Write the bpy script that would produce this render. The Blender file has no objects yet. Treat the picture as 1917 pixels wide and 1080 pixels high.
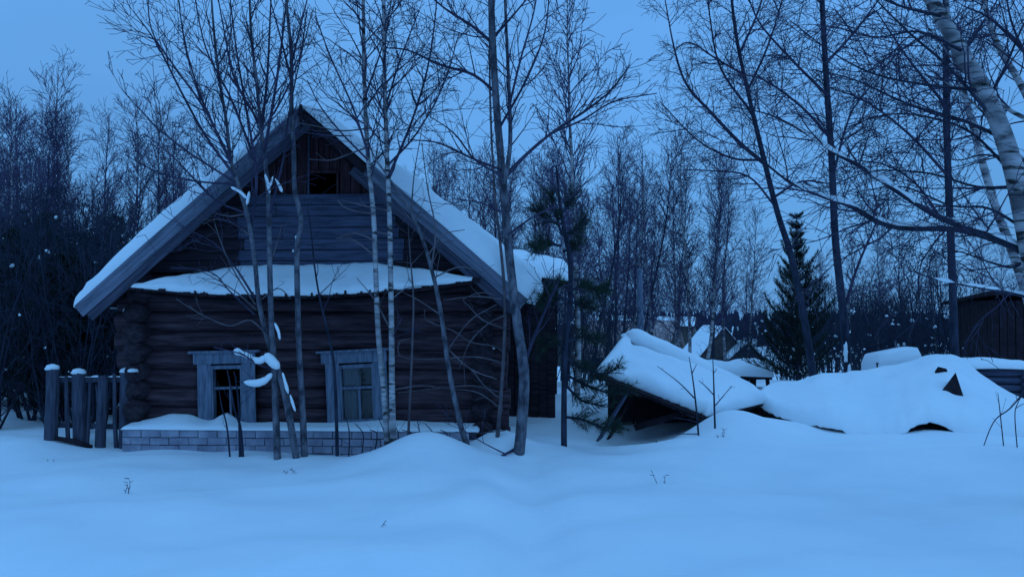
import bpy, bmesh, math, random
import numpy as np
from mathutils import Vector, Matrix, noise

R = math.radians
SC = bpy.context.scene
COL = SC.collection

# ------------------------------------------------------------------ camera
F = 1660.0                      # focal length in photo pixels (1917 wide)
CZ = 1.9
PITCH = math.atan(40.0 / F)
cp, sp = math.cos(PITCH), math.sin(PITCH)
cam = bpy.data.cameras.new('camera')
cam.sensor_width = 36.0
cam.lens = 36.0 * F / 1917.0
cam.clip_end = 4000.0
camo = bpy.data.objects.new('camera', cam)
camo.location = (0, 0, CZ)
camo.rotation_euler = (R(90) + PITCH, 0, 0)
COL.objects.link(camo)
SC.camera = camo

# ------------------------------------------------------------------ sky
W = bpy.data.worlds.new('World'); SC.world = W; W.use_nodes = True
nt = W.node_tree; N = nt.nodes; L = nt.links; N.clear()
wo = N.new('ShaderNodeOutputWorld')
bgd = N.new('ShaderNodeBackground')          # overcast dusk dome
bgs = N.new('ShaderNodeBackground')          # clear twilight above the cloud
add = N.new('ShaderNodeAddShader')
sky = N.new('ShaderNodeTexSky'); sky.sky_type = 'NISHITA'; sky.sun_disc = False
SUN_EL, SUN_AZ = R(6), R(60)
sky.sun_elevation = SUN_EL; sky.sun_rotation = SUN_AZ
sky.ozone_density = 10.0; sky.air_density = 2.0; sky.dust_density = 0.2
tint = N.new('ShaderNodeMix'); tint.data_type = 'RGBA'; tint.blend_type = 'MULTIPLY'
tint.inputs[0].default_value = 1.0
tint.inputs[7].default_value = (0.16, 0.55, 1.0, 1)
L.new(sky.outputs[0], tint.inputs[6]); L.new(tint.outputs[2], bgs.inputs[0])
bgs.inputs[1].default_value = 0.05
tc = N.new('ShaderNodeTexCoord'); sx = N.new('ShaderNodeSeparateXYZ')
L.new(tc.outputs['Generated'], sx.inputs[0])
ramp = N.new('ShaderNodeValToRGB')
e = ramp.color_ramp.elements
e[0].position = 0.0; e[0].color = (0.112, 0.325, 0.69, 1)
e[1].position = 1.0; e[1].color = (0.215, 0.585, 1.17, 1)
k = ramp.color_ramp.elements.new(0.30); k.color = (0.132, 0.38, 0.80, 1)
L.new(sx.outputs[2], ramp.inputs[0])
ns = N.new('ShaderNodeTexNoise'); ns.inputs['Scale'].default_value = 2.6
ns.inputs['Detail'].default_value = 4.0; ns.inputs['Roughness'].default_value = 0.5
mp = N.new('ShaderNodeMapping'); mp.inputs['Scale'].default_value = (1.0, 1.0, 2.2)
mp.inputs['Location'].default_value = (0.35, 0.0, 0.2)
L.new(tc.outputs['Generated'], mp.inputs[0]); L.new(mp.outputs[0], ns.inputs[0])
mr = N.new('ShaderNodeMapRange'); mr.inputs[1].default_value = 0.3; mr.inputs[2].default_value = 0.7
mr.inputs[3].default_value = 1.10; mr.inputs[4].default_value = 0.88
L.new(ns.outputs[0], mr.inputs[0])
L.new(ramp.outputs[0], bgd.inputs[0]); L.new(mr.outputs[0], bgd.inputs[1])
L.new(bgd.outputs[0], add.inputs[0]); L.new(bgs.outputs[0], add.inputs[1]); L.new(add.outputs[0], wo.inputs[0])

# ------------------------------------------------------------------ the last daylight through cloud
sl = bpy.data.lights.new('dusk_sun', 'SUN'); sl.energy = 0.22; sl.angle = R(35); sl.color = (0.25, 0.6, 1.0)
so = bpy.data.objects.new('dusk_sun', sl); COL.objects.link(so)
so.rotation_euler = (R(50), 0, R(35))

SC.view_settings.view_transform = 'Standard'
SC.view_settings.look = 'None'
SC.view_settings.exposure = 0.0
SC.view_settings.gamma = 1.0
SC.view_settings.use_curve_mapping = False
SC.render.engine = 'CYCLES'
SC.cycles.max_bounces = 6
SC.cycles.diffuse_bounces = 3
SC.cycles.transparent_max_bounces = 6

# ------------------------------------------------------------------ helpers
def at(px, py, D):
    """the point at world depth D that stands where the photo shows (px, py)"""
    u = (px - 958.5) / F; v = (540.0 - py) / F
    y = cp - v * sp; z = sp + v * cp
    return Vector((u * D / y, D, CZ + z * D / y))

def smooth(a, b, x):
    t = np.clip((x - a) / (b - a), 0, 1)
    return t * t * (3 - 2 * t)

HUMPS = [  # x, y, height, sx, sy  (wind-blown heaps)
    (-1.04, 10.75, 0.27, 0.36, 0.42), (-0.95, 10.2, 0.10, 0.75, 0.8), (-0.14, 11.75, 0.26, 0.27, 0.26),
    (0.42, 11.7, 0.14, 0.38, 0.3), (-0.45, 9.6, 0.07, 0.55, 1.3), (1.3, 11.3, 0.06, 0.8, 0.35),
    (3.25, 13.1, 0.36, 0.50, 0.55), (4.0, 13.9, 0.16, 0.55, 0.5), (2.35, 12.3, 0.05, 0.6, 0.3),
    (-6.6, 12.1, 0.10, 0.5, 0.4), (-5.4, 11.9, -0.03, 0.6, 0.5), (-4.9, 11.35, 0.04, 0.5, 0.25),
    (-2.6, 9.4, 0.07, 1.0, 0.22), (-4.1, 8.2, 0.05, 1.7, 0.3), (2.2, 9.5, -0.05, 2.0, 0.5),
    (5.4, 11.6, 0.08, 2.2, 0.7), (3.6, 7.9, 0.05, 1.5, 0.4), (0.16, 8.7, -0.13, 0.22, 2.0), (-0.32, 8.3, 0.06, 0.24, 1.8), (0.75, 8.6, 0.035, 0.3, 1.2), (-3.4, 10.4, 0.05, 0.8, 0.25), (2.9, 10.4, 0.04, 0.9, 0.22),
    (-2.1, 7.0, 0.05, 1.3, 0.35), (7.5, 18.6, 0.25, 2.5, 1.0), (-2.75, 11.45, 0.06, 0.5, 0.18),
    (0.9, 13.3, -0.10, 0.7, 0.6), (1.9, 13.7, -0.10, 0.5, 0.5),
]
_rw = random.Random(31)
WAVES = []
for _ in range(26):
    wl = _rw.uniform(.55, 3.2); an = _rw.gauss(math.pi / 2, .75); WAVES.append((2 * math.pi / wl * math.cos(an), 2 * math.pi / wl * math.sin(an), _rw.uniform(0, 6.28), .0042 * wl ** 1.1))
def gz(x, y):
    x = np.asarray(x, float); y = np.asarray(y, float)
    z = np.zeros(np.broadcast(x, y).shape)
    for hx, hy, h, ax, ay in HUMPS:
        z = z + h * np.exp(-0.5 * (((x - hx) / ax) ** 2 + ((y - hy) / ay) ** 2))
    near = 1 - smooth(40, 80, y)
    z = z + near * (0.018 * np.sin(1.1 * x + 0.7 * y + 0.6 * np.sin(0.8 * y)) + 0.014 * np.sin(2.3 * y - 0.6 * x + 1.3 * np.sin(0.9 * x))
                    + 0.007 * np.sin(3.7 * x + 2.1 * y + np.sin(1.7 * y)))
    for kx, ky, ph, am in WAVES: z = z + near * am * np.sin(kx * x + ky * y + ph)
    right = smooth(-14, 4, x)
    z = z - right * 2.7 * smooth(18, 60, y) - (1 - right) * 0.6 * smooth(25, 70, y)
    z = z - 12.0 * smooth(55, 240, y) + 7.5 * smooth(260, 640, y) + 5.0 * smooth(700, 1600, y)
    return z

def gzs(x, y): return float(gz(x, y))

def link(o, parent=None):
    COL.objects.link(o)
    if parent is not None: o.parent = parent
    return o

def tag(o, label=None, cat=None, group=None, kind=None):
    if label: o['label'] = label
    if cat: o['category'] = cat
    if group: o['group'] = group
    if kind: o['kind'] = kind
    return o

def empty(name, loc=(0, 0, 0), rz=0.0):
    o = bpy.data.objects.new(name, None); o.empty_display_size = 0.2
    o.location = loc; o.rotation_euler = (0, 0, rz)
    return link(o)

def copy_tree(o, parent=None):
    c = o.copy(); COL.objects.link(c)
    if parent is not None: c.parent = parent
    for ch in list(KIDS.get(o.name, [])):
        copy_tree(ch, c)
    return c
KIDS = {}

class MB:
    """collects verts and faces of ONE mesh object"""
    def __init__(s): s.v = []; s.f = []
    def add(s, vs, fs):
        b = len(s.v); s.v += [tuple(v) for v in vs]; s.f += [tuple(i + b for i in f) for f in fs]
    def box(s, c, size, M=None, jit=0.0, rnd=random):
        hx, hy, hz = size[0] / 2, size[1] / 2, size[2] / 2
        vs = []
        for x in (-hx, hx):
            for y in (-hy, hy):
                for z in (-hz, hz):
                    v = Vector((x + rnd.uniform(-jit, jit), y + rnd.uniform(-jit, jit), z + rnd.uniform(-jit, jit)))
                    if M: v = M @ v
                    vs.append(v + Vector(c))
        s.add(vs, [(0, 1, 3, 2), (4, 6, 7, 5), (0, 4, 5, 1), (2, 3, 7, 6), (0, 2, 6, 4), (1, 5, 7, 3)])
    def quadbar(s, a, b, w, t, up=Vector((0, 0, 1))):
        """a plank from a to b, w across in the direction of `up`, t thick"""
        a = Vector(a); b = Vector(b); d = (b - a).normalized()
        sd = d.cross(up).normalized(); u = sd.cross(d).normalized()
        vs = []
        for p in (a, b):
            for i in (-1, 1):
                for j in (-1, 1):
                    vs.append(p + u * (w / 2 * i) + sd * (t / 2 * j))
        s.add(vs, [(0, 1, 3, 2), (4, 6, 7, 5), (0, 4, 5, 1), (2, 3, 7, 6), (0, 2, 6, 4), (1, 5, 7, 3)])
    def tube(s, pts, rad, n=8, cap=True, jit=0.0, rnd=random):
        pts = [Vector(p) for p in pts]; m = len(pts); b = len(s.v)
        ref = Vector((0.13, 0.2, 1)) if abs((pts[-1] - pts[0]).normalized().z) < 0.9 else Vector((1, 0.1, 0))
        for i, p in enumerate(pts):
            t = (pts[min(i + 1, m - 1)] - pts[max(i - 1, 0)]).normalized()
            e1 = t.cross(ref).normalized(); e2 = t.cross(e1)
            r = rad[i] if hasattr(rad, '__len__') else rad
            for k in range(n):
                a = 2 * math.pi * k / n; rr = r * (1 + rnd.uniform(-jit, jit))
                s.v.append(tuple(p + e1 * (rr * math.cos(a)) + e2 * (rr * math.sin(a))))
        for i in range(m - 1):
            for k in range(n):
                k2 = (k + 1) % n
                s.f.append((b + i * n + k, b + i * n + k2, b + (i + 1) * n + k2, b + (i + 1) * n + k))
        if cap:
            s.f.append(tuple(b + k for k in range(n))[::-1])
            s.f.append(tuple(b + (m - 1) * n + k for k in range(n)))
    def blob(s, c, rad, M=None, seed=0.0, amp=0.22, nu=12, nv=8):
        c = Vector(c); b = len(s.v)
        for j in range(nv + 1):
            th = math.pi * j / nv
            for i in range(nu):
                ph = 2 * math.pi * i / nu
                d = Vector((math.sin(th) * math.cos(ph), math.sin(th) * math.sin(ph), math.cos(th)))
                q = 1 + amp * noise.noise(d * 1.6 + Vector((seed, seed * 1.7, 3.1)))
                v = Vector((d.x * rad[0] * q, d.y * rad[1] * q, d.z * rad[2] * q * (1.0 if d.z > 0 else 0.55)))
                if M: v = M @ v
                s.v.append(tuple(c + v))
        for j in range(nv):
            for i in range(nu):
                i2 = (i + 1) % nu
                s.f.append((b + j * nu + i, b + (j + 1) * nu + i, b + (j + 1) * nu + i2, b + j * nu + i2))
    def build(s, name, mat, parent=None, smooth_=False, off=None):
        me = bpy.data.meshes.new(name)
        v = s.v if off is None else [(a - off[0], b - off[1], c - off[2]) for a, b, c in s.v]
        me.from_pydata(v, [], s.f); me.materials.append(mat)
        if smooth_: me.polygons.foreach_set('use_smooth', [True] * len(me.polygons))
        me.update()
        o = link(bpy.data.objects.new(name, me), parent)
        if parent is not None: KIDS.setdefault(parent.name, []).append(o)
        return o

def child(o, parent):
    o.parent = parent; KIDS.setdefault(parent.name, []).append(o); return o

def mesh_np(name, V, Fq, mat, parent=None, smooth_=True, tri=False):
    """fast mesh from numpy arrays of quads (or tris)"""
    k = 3 if tri else 4
    me = bpy.data.meshes.new(name)
    me.vertices.add(len(V)); me.vertices.foreach_set('co', np.ascontiguousarray(V, np.float32).ravel())
    me.loops.add(len(Fq) * k); me.loops.foreach_set('vertex_index', np.ascontiguousarray(Fq, np.int32).ravel())
    me.polygons.add(len(Fq)); me.polygons.foreach_set('loop_start', np.arange(0, len(Fq) * k, k, dtype=np.int32))
    me.polygons.foreach_set('loop_total', np.full(len(Fq), k, np.int32))
    if smooth_: me.polygons.foreach_set('use_smooth', np.ones(len(Fq), bool))
    me.update(calc_edges=True); me.validate()
    me.materials.append(mat)
    o = link(bpy.data.objects.new(name, me), parent)
    if parent is not None: KIDS.setdefault(parent.name, []).append(o)
    return o

def snow_slab(base, thick, nu=40, nv=14, ru=0.12, rv=0.25, nrm=None, over=0.0):
    """closed snow slab on a base surface base(u,v); rounded at its rims. ru, rv: share of the span that is rounded"""
    m = MB()
    us = [0.5 - 0.5 * math.cos(math.pi * i / nu) for i in range(nu + 1)]
    vs_ = [0.5 - 0.5 * math.cos(math.pi * j / nv) for j in range(nv + 1)]
    def rim(t, r):
        d = min(t, 1 - t) / r
        return 1.0 if d >= 1 else math.sqrt(max(0.0, 1 - (1 - d) ** 2))
    top = []; bot = []
    for u in us:
        for v in vs_:
            p = Vector(base(u, v)); n = nrm if nrm is not None else Vector((0, 0, 1))
            h = thick(u, v) * (0.12 + 0.88 * rim(u, ru) * rim(v, rv)) * (1 + .13 * noise.noise(p * 2.3) + .08 * noise.noise(p * 6.1))
            top.append(p + n * h); bot.append(p)
    n = (nu + 1) * (nv + 1); w = nv + 1
    m.v = [tuple(p) for p in top] + [tuple(p) for p in bot]
    for i in range(nu):
        for j in range(nv):
            a = i * w + j
            m.f.append((a, a + w, a + w + 1, a + 1)); m.f.append((n + a, n + a + 1, n + a + w + 1, n + a + w))
    for i in range(nu):
        a = i * w; m.f.append((a, n + a, n + a + w, a + w))
        a = i * w + nv; m.f.append((a, a + w, n + a + w, n + a))
    for j in range(nv):
        m.f.append((j, j + 1, n + j + 1, n + j)); a = nu * w + j; m.f.append((a, n + a, n + a + 1, a + 1))
    return m

# ------------------------------------------------------------------ materials
def mat(name, col, rough=0.8, col2=None, scale=8.0, stretch=(1, 1, 1), bump=0.0, bscale=None, detail=5.0, spec=0.2, lo=0.35, hi=0.65, coord='Object', rot=None):
    m = bpy.data.materials.new(name); m.use_nodes = True
    t = m.node_tree; n = t.nodes; l = t.links
    b = n['Principled BSDF']; b.inputs['Roughness'].default_value = rough
    b.inputs['Specular IOR Level'].default_value = spec
    b.inputs['Base Color'].default_value = (*col, 1)
    if col2 is None and not bump: return m
    c = n.new('ShaderNodeTexCoord'); mpn = n.new('ShaderNodeMapping'); mpn.inputs['Scale'].default_value = stretch
    if rot is not None:
        mpn.vector_type = 'TEXTURE'; mpn.inputs['Rotation'].default_value = rot; mpn.inputs['Scale'].default_value = tuple(1.0 / q for q in stretch)
    oi = n.new('ShaderNodeObjectInfo'); ad = n.new('ShaderNodeVectorMath'); ad.operation = 'ADD'
    sc = n.new('ShaderNodeVectorMath'); sc.operation = 'SCALE'; sc.inputs['Scale'].default_value = 37.0
    cmb = n.new('ShaderNodeCombineXYZ'); l.new(oi.outputs['Random'], cmb.inputs[0]); l.new(oi.outputs['Random'], cmb.inputs[1])
    l.new(cmb.outputs[0], sc.inputs[0]); l.new(c.outputs[coord], ad.inputs[0]); l.new(sc.outputs[0], ad.inputs[1])
    l.new(ad.outputs[0], mpn.inputs[0])
    nz = n.new('ShaderNodeTexNoise'); nz.inputs['Scale'].default_value = scale; nz.inputs['Detail'].default_value = detail
    nz.inputs['Roughness'].default_value = 0.6
    l.new(mpn.outputs[0], nz.inputs[0])
    if col2 is not None:
        r = n.new('ShaderNodeValToRGB'); r.color_ramp.elements[0].position = lo; r.color_ramp.elements[1].position = hi
        r.color_ramp.elements[0].color = (*col, 1); r.color_ramp.elements[1].color = (*col2, 1)
        l.new(nz.outputs[0], r.inputs[0]); l.new(r.outputs[0], b.inputs['Base Color'])
    if bump:
        src = nz
        if bscale:
            src = n.new('ShaderNodeTexNoise'); src.inputs['Scale'].default_value = bscale; src.inputs['Detail'].default_value = 6.0
            l.new(mpn.outputs[0], src.inputs[0])
        bp = n.new('ShaderNodeBump'); bp.inputs['Strength'].default_value = bump; bp.inputs['Distance'].default_value = 0.03
        l.new(src.outputs[0], bp.inputs['Height']); l.new(bp.outputs[0], b.inputs['Normal'])
    return m

M_SNOW = mat('snow', (0.80, 0.82, 0.85), 0.75, col2=(0.86, 0.87, 0.88), scale=1.3, bump=0.45, bscale=7.0, spec=0.25)
M_SNOWG = mat('snow_field', (0.79, 0.81, 0.84), 0.75, col2=(0.86, 0.87, 0.88), scale=0.7, bump=0.40, bscale=3.6, spec=0.25)
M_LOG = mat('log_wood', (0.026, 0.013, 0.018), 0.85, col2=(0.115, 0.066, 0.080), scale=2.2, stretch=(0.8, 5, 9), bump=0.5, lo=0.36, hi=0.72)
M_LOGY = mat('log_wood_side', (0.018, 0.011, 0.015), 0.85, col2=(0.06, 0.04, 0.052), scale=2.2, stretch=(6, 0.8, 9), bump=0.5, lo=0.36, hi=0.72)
M_GREY = mat('grey_board', (0.040, 0.044, 0.072), 0.85, col2=(0.092, 0.098, 0.155), scale=3.0, stretch=(0.7, 6, 8), bump=0.4)
M_BARGEL, M_BARGER = [mat('barge_board', (0.085, 0.095, 0.125), 0.85, col2=(0.20, 0.20, 0.26), scale=4.0, stretch=(0.35, 4, 5), bump=0.4, rot=(0, sg * R(41), 0)) for sg in (-1, 1)]
M_BARGED = [mat('shaded_barge_board', (0.030, 0.032, 0.050), 0.85, col2=(0.085, 0.080, 0.115), scale=4.0, stretch=(0.35, 4, 5), bump=0.4, rot=(0, sg * R(41), 0)) for sg in (-1, 1)]  # lower barge boards, their shade put into a darker colour
M_DARKH = mat('dark_weatherboard', (0.014, 0.009, 0.013), 0.85, col2=(0.045, 0.030, 0.042), scale=3.0, stretch=(0.7, 6, 8), bump=0.4)
M_BROWN = mat('brown_board', (0.028, 0.011, 0.014), 0.85, col2=(0.085, 0.038, 0.046), scale=3.0, stretch=(7, 6, 0.8), bump=0.4)
M_DARK = mat('dark_timber', (0.013, 0.008, 0.011), 0.9, col2=(0.032, 0.020, 0.027), scale=5.0, bump=0.3)
M_CASE = mat('window_casing', (0.085, 0.10, 0.14), 0.8, col2=(0.19, 0.215, 0.28), scale=4.0, stretch=(6, 6, 0.8), bump=0.3)
M_BRICK = mat('silicate_brick', (0.20, 0.195, 0.25), 0.9, col2=(0.40, 0.38, 0.45), scale=3.0, bump=0.3)
M_MORT = mat('mortar', (0.035, 0.035, 0.055), 0.95, col2=(0.06, 0.06, 0.085), scale=20, bump=0.3)
M_FENCE = mat('fence_wood', (0.036, 0.038, 0.058), 0.9, col2=(0.09, 0.09, 0.125), scale=4.0, stretch=(6, 6, 0.8), bump=0.4)
M_BARKG = mat('grey_bark', (0.040, 0.040, 0.054), 0.9, col2=(0.185, 0.175, 0.205), scale=11.0, stretch=(1, 1, 0.5), bump=0.9, lo=0.38, hi=0.66)
M_BARKD = mat('dark_bark', (0.014, 0.017, 0.030), 0.9, col2=(0.042, 0.046, 0.075), scale=9.0, stretch=(1, 1, 0.35), bump=0.5)
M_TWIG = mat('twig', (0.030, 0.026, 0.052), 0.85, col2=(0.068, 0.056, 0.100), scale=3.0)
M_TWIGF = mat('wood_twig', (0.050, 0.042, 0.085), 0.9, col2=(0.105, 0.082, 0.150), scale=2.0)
M_TWIGL = mat('pale_twig', (0.075, 0.060, 0.072), 0.85, col2=(0.17, 0.135, 0.15), scale=5.0)
M_NEED = mat('needles', (0.014, 0.027, 0.019), 0.7, col2=(0.032, 0.056, 0.034), scale=3.0)
M_NEEDD = mat('dark_needles', (0.010, 0.017, 0.013), 0.8, col2=(0.022, 0.034, 0.024), scale=3.0)
M_CURT = mat('curtain', (0.16, 0.17, 0.19), 0.9, col2=(0.26, 0.27, 0.30), scale=7.0, stretch=(6, 1, 0.5))
M_PINK = mat('rusty_roof', (0.30, 0.20, 0.19), 0.8, col2=(0.44, 0.34, 0.33), scale=3.0)
M_COT = mat('cottage_wall', (0.055, 0.045, 0.043), 0.9, col2=(0.10, 0.082, 0.076), scale=3.0, stretch=(1, 1, 6))
M_FAR = mat('far_wood', (0.014, 0.018, 0.034), 0.95, col2=(0.028, 0.034, 0.060), scale=0.05)

def birch_mat():
    m = bpy.data.materials.new('birch_bark'); m.use_nodes = True
    t = m.node_tree; n = t.nodes; l = t.links; b = n['Principled BSDF']; b.inputs['Roughness'].default_value = 0.7
    c = n.new('ShaderNodeTexCoord')
    mp1 = n.new('ShaderNodeMapping'); mp1.inputs['Scale'].default_value = (3.5, 3.5, 17)
    mp2 = n.new('ShaderNodeMapping'); mp2.inputs['Scale'].default_value = (2, 2, 5)
    l.new(c.outputs['Object'], mp1.inputs[0]); l.new(c.outputs['Object'], mp2.inputs[0])
    a = n.new('ShaderNodeTexNoise'); a.inputs['Scale'].default_value = 1.0; a.inputs['Detail'].default_value = 4; a.inputs['Distortion'].default_value = 0.6
    d = n.new('ShaderNodeTexNoise'); d.inputs['Scale'].default_value = 1.6; d.inputs['Detail'].default_value = 5
    l.new(mp1.outputs[0], a.inputs[0]); l.new(mp2.outputs[0], d.inputs[0])
    r1 = n.new('ShaderNodeValToRGB'); r1.color_ramp.elements[0].position = 0.36; r1.color_ramp.elements[1].position = 0.47
    r1.color_ramp.elements[0].color = (0.03, 0.028, 0.027, 1); r1.color_ramp.elements[1].color = (1, 1, 1, 1)
    r2 = n.new('ShaderNodeValToRGB'); r2.color_ramp.elements[0].position = 0.35; r2.color_ramp.elements[1].position = 0.6
    r2.color_ramp.elements[0].color = (0.11, 0.10, 0.11, 1); r2.color_ramp.elements[1].color = (0.44, 0.40, 0.41, 1)
    l.new(a.outputs[0], r1.inputs[0]); l.new(d.outputs[0], r2.inputs[0])
    mx = n.new('ShaderNodeMix'); mx.data_type = 'RGBA'; mx.blend_type = 'MULTIPLY'; mx.inputs[0].default_value = 1
    l.new(r2.outputs[0], mx.inputs[6]); l.new(r1.outputs[0], mx.inputs[7]); l.new(mx.outputs[2], b.inputs['Base Color'])
    return m
M_BIRCH = birch_mat()

def glass_mat():
    m = bpy.data.materials.new('old_glass'); m.use_nodes = True
    b = m.node_tree.nodes['Principled BSDF']
    b.inputs['Base Color'].default_value = (0.6, 0.65, 0.7, 1); b.inputs['Roughness'].default_value = 0.12
    b.inputs['Transmission Weight'].default_value = 1.0; b.inputs['IOR'].default_value = 1.45
    return m
M_GLASS = glass_mat()

# ------------------------------------------------------------------ ground: one sheet to the horizon
def axis(parts):
    out = []
    for a, b, n in parts: out += list(np.linspace(a, b, n, endpoint=False))
    return np.array(out + [parts[-1][1]])
gx = axis([(-900, -120, 20), (-120, -30, 24), (-30, -9, 50), (-9, 10, 230), (10, 30, 60), (30, 120, 24), (120, 900, 20)])
gy = axis([(-60, 2, 20), (2, 19, 200), (19, 40, 70), (40, 120, 40), (120, 700, 50), (700, 2000, 12)])
GX, GY = np.meshgrid(gx, gy, indexing='ij')
V = np.stack([GX, GY, gz(GX, GY)], -1).reshape(-1, 3)
ni, nj = len(gx), len(gy)
I = (np.arange(ni - 1)[:, None] * nj + np.arange(nj - 1)[None, :]).ravel()
tag(mesh_np('snow_ground', V, np.stack([I, I + nj, I + nj + 1, I + 1], -1), M_SNOWG), 'deep smooth blue-lit snow field falling away to a valley', kind='structure')

# ------------------------------------------------------------------ the log house
HX, HD, HROT = -2.79, 12.4, -R(3)
HOUSE = empty('log_house', (HX, HD, 0), HROT)
tag(HOUSE, 'abandoned log house with snow-laden gable roof, grey window casings and white brick plinth', 'house')
rng = random.Random(7)
HW, HL, PIT, RAD = 2.4, 8.0, 0.265, 0.146
ZR, SLOPE = 4.60, 0.87
WIN = [(-1.13, 0.235, 0.36, 1.13), (0.70, 0.255, 0.36, 1.15)]   # centre x, half width, z0, z1

def log(name, a, b, r, parent, mt, n=12):
    a = Vector(a); b = Vector(b); Ln = (b - a).length; k = max(3, int(Ln / 0.35)); m = MB(); pts = []; rad = []
    for i in range(k + 1):
        t = i / k; p = a.lerp(b, t)
        p.z += 0.012 * noise.noise(p * 1.3); p.y += 0.01 * noise.noise(p * 1.1 + Vector((5, 1, 2))) if abs(b.x - a.x) > abs(b.y - a.y) else 0
        pts.append(p); rad.append(r * (1 + 0.05 * noise.noise(p * 1.7 + Vector((0, 9, 0)))))
    m.tube(pts, rad, n, jit=0.02, rnd=rng)
    return m.build(name, mt, parent, True)

zs = [-0.12 + PIT * i for i in range(10)]
for i, z in enumerate(zs):
    ex = 0.30 + rng.uniform(-0.06, 0.08); ex2 = 0.30 + rng.uniform(-0.06, 0.08)
    segs = [(-HW - ex, HW + ex2)]
    for (cx, hw, z0, z1) in WIN:
        if z + RAD * 0.6 > z0 and z - RAD * 0.6 < z1:
            new = []
            for s0, s1 in segs:
                if s0 < cx < s1: new += [(s0, cx - hw - 0.06), (cx + hw + 0.06, s1)]
                else: new.append((s0, s1))
            segs = new
    for s0, s1 in segs: log('log', (s0, 0, z), (s1, 0, z), RAD * rng.uniform(0.97, 1.03), HOUSE, M_LOG)
    zz = z + PIT / 2
    for sx_ in (-1, 1):
        log('log', (sx_ * HW, -0.30 + rng.uniform(-0.06, 0.05), zz - 0.02), (sx_ * HW, HL + 0.3, zz - 0.02), RAD * 1.02, HOUSE, M_LOGY)
    log('log', (-HW - 0.3, HL, z), (HW + 0.3, HL, z), RAD, HOUSE, M_LOG)
    log('log', (-HW - 0.28, 4.6, z), (HW + 0.28 + rng.uniform(-0.05, 0.06), 4.6, z), RAD, HOUSE, M_LOG)
# chinking behind the logs, floor and ceiling (closes the dark room)
m = MB()
for (x0, x1, z0, z1) in [(-2.3, WIN[0][0] - .30, 0, 2.3), (WIN[0][0] + .30, WIN[1][0] - .32, 0, 2.3), (WIN[1][0] + .32, 2.3, 0, 2.3),
                         (WIN[0][0] - .30, WIN[0][0] + .30, 0, .34), (WIN[0][0] - .30, WIN[0][0] + .30, 1.16, 2.3),
                         (WIN[1][0] - .32, WIN[1][0] + .32, 0, .34), (WIN[1][0] - .32, WIN[1][0] + .32, 1.18, 2.3)]:
    m.box(((x0 + x1) / 2, 0.02, (z0 + z1) / 2), (x1 - x0 - 0.004, 0.10, z1 - z0 - 0.004))
m.box((-2.4, 4, 1.12), (0.08, 7.7, 2.28)); m.box((2.4, 4, 1.12), (0.08, 7.7, 2.28)); m.box((0, 8.0, 1.12), (4.7, 0.08, 2.28))
m.build('chinking', M_DARK, HOUSE)
m = MB(); m.box((0, 4, 2.34), (4.9, 8.1, 0.06)); m.build('ceiling', M_DARK, HOUSE)
m = MB(); m.box((0, 4, 0.12), (4.7, 7.8, 0.06)); m.build('floor', M_DARK, HOUSE)

def zr(x): return ZR - SLOPE * abs(x)
EAVE = 3.08
# roof: rafters, sheathing and snow on each slope
Y0, Y1 = -0.56, 8.55
for s in (-1, 1):
    EAVE = 3.02 if s < 0 else 2.95
    m = MB(); nrm = Vector((s * SLOPE, 0, 1)).normalized(); dn = Vector((s, 0, -SLOPE)).normalized()
    Ls = math.hypot(EAVE, EAVE * SLOPE)
    ridge = Vector((0, 0, ZR))
    a = [ridge + Vector((0, Y0, 0)), ridge + dn * Ls + Vector((0, Y0, 0)), ridge + dn * Ls + Vector((0, Y1, 0)), ridge + Vector((0, Y1, 0))]
    LIFT = Vector((0, 0, 0.0)); a[2] = a[2] + LIFT
    lo = [p - nrm * 0.05 for p in a]
    m.add(a + lo, [(0, 1, 2, 3), (7, 6, 5, 4), (0, 4, 5, 1), (1, 5, 6, 2), (2, 6, 7, 3), (3, 7, 4, 0)])
    roof = m.build('roof', M_DARK, HOUSE)
    for yy in (-0.2, 0.9, 2.2, 3.5, 4.8, 6.1, 7.4, 8.3):
        m = MB(); m.quadbar(ridge + Vector((0, yy, -0.13)), ridge + dn * (Ls - 0.06) + Vector((0, yy, -0.13)) + LIFT * ((yy - Y0) / (Y1 - Y0)), 0.13, 0.10, nrm); m.build('rafter', M_DARK, HOUSE)
    # snow
    T = 0.20 if s < 0 else 0.30
    def base(u, v, s=s, dn=dn, Ls=Ls, nrm=nrm, LIFT=LIFT):
        d = -0.02 + v * (Ls + 0.10)
        y = Y0 - 0.03 + u * (Y1 - Y0 + 0.08)
        wob = 0.05 * noise.noise(Vector((y * 0.9, s * 3, 1))) * v
        p = ridge + dn * (d + wob) + Vector((0, y, 0)) + nrm * 0.012 + LIFT * (u * v)
        return p
    def th(u, v, s=s, T=T):
        y = Y0 + u * (Y1 - Y0)
        t = T * (0.55 + 0.55 * min(1, v * 2.2)) * (1 + 0.20 * noise.noise(Vector((y * 0.6, v * 5, s * 4))))
        if s > 0: t *= (0.85 + 0.35 * v ** 2)
        if s < 0 and v > 0.93: t *= 0.8
        return t
    sm = snow_slab(base, th, 60, 34, 0.018, 0.05, nrm)
    sm.build('snow_cover', M_SNOW, roof, True)
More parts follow.
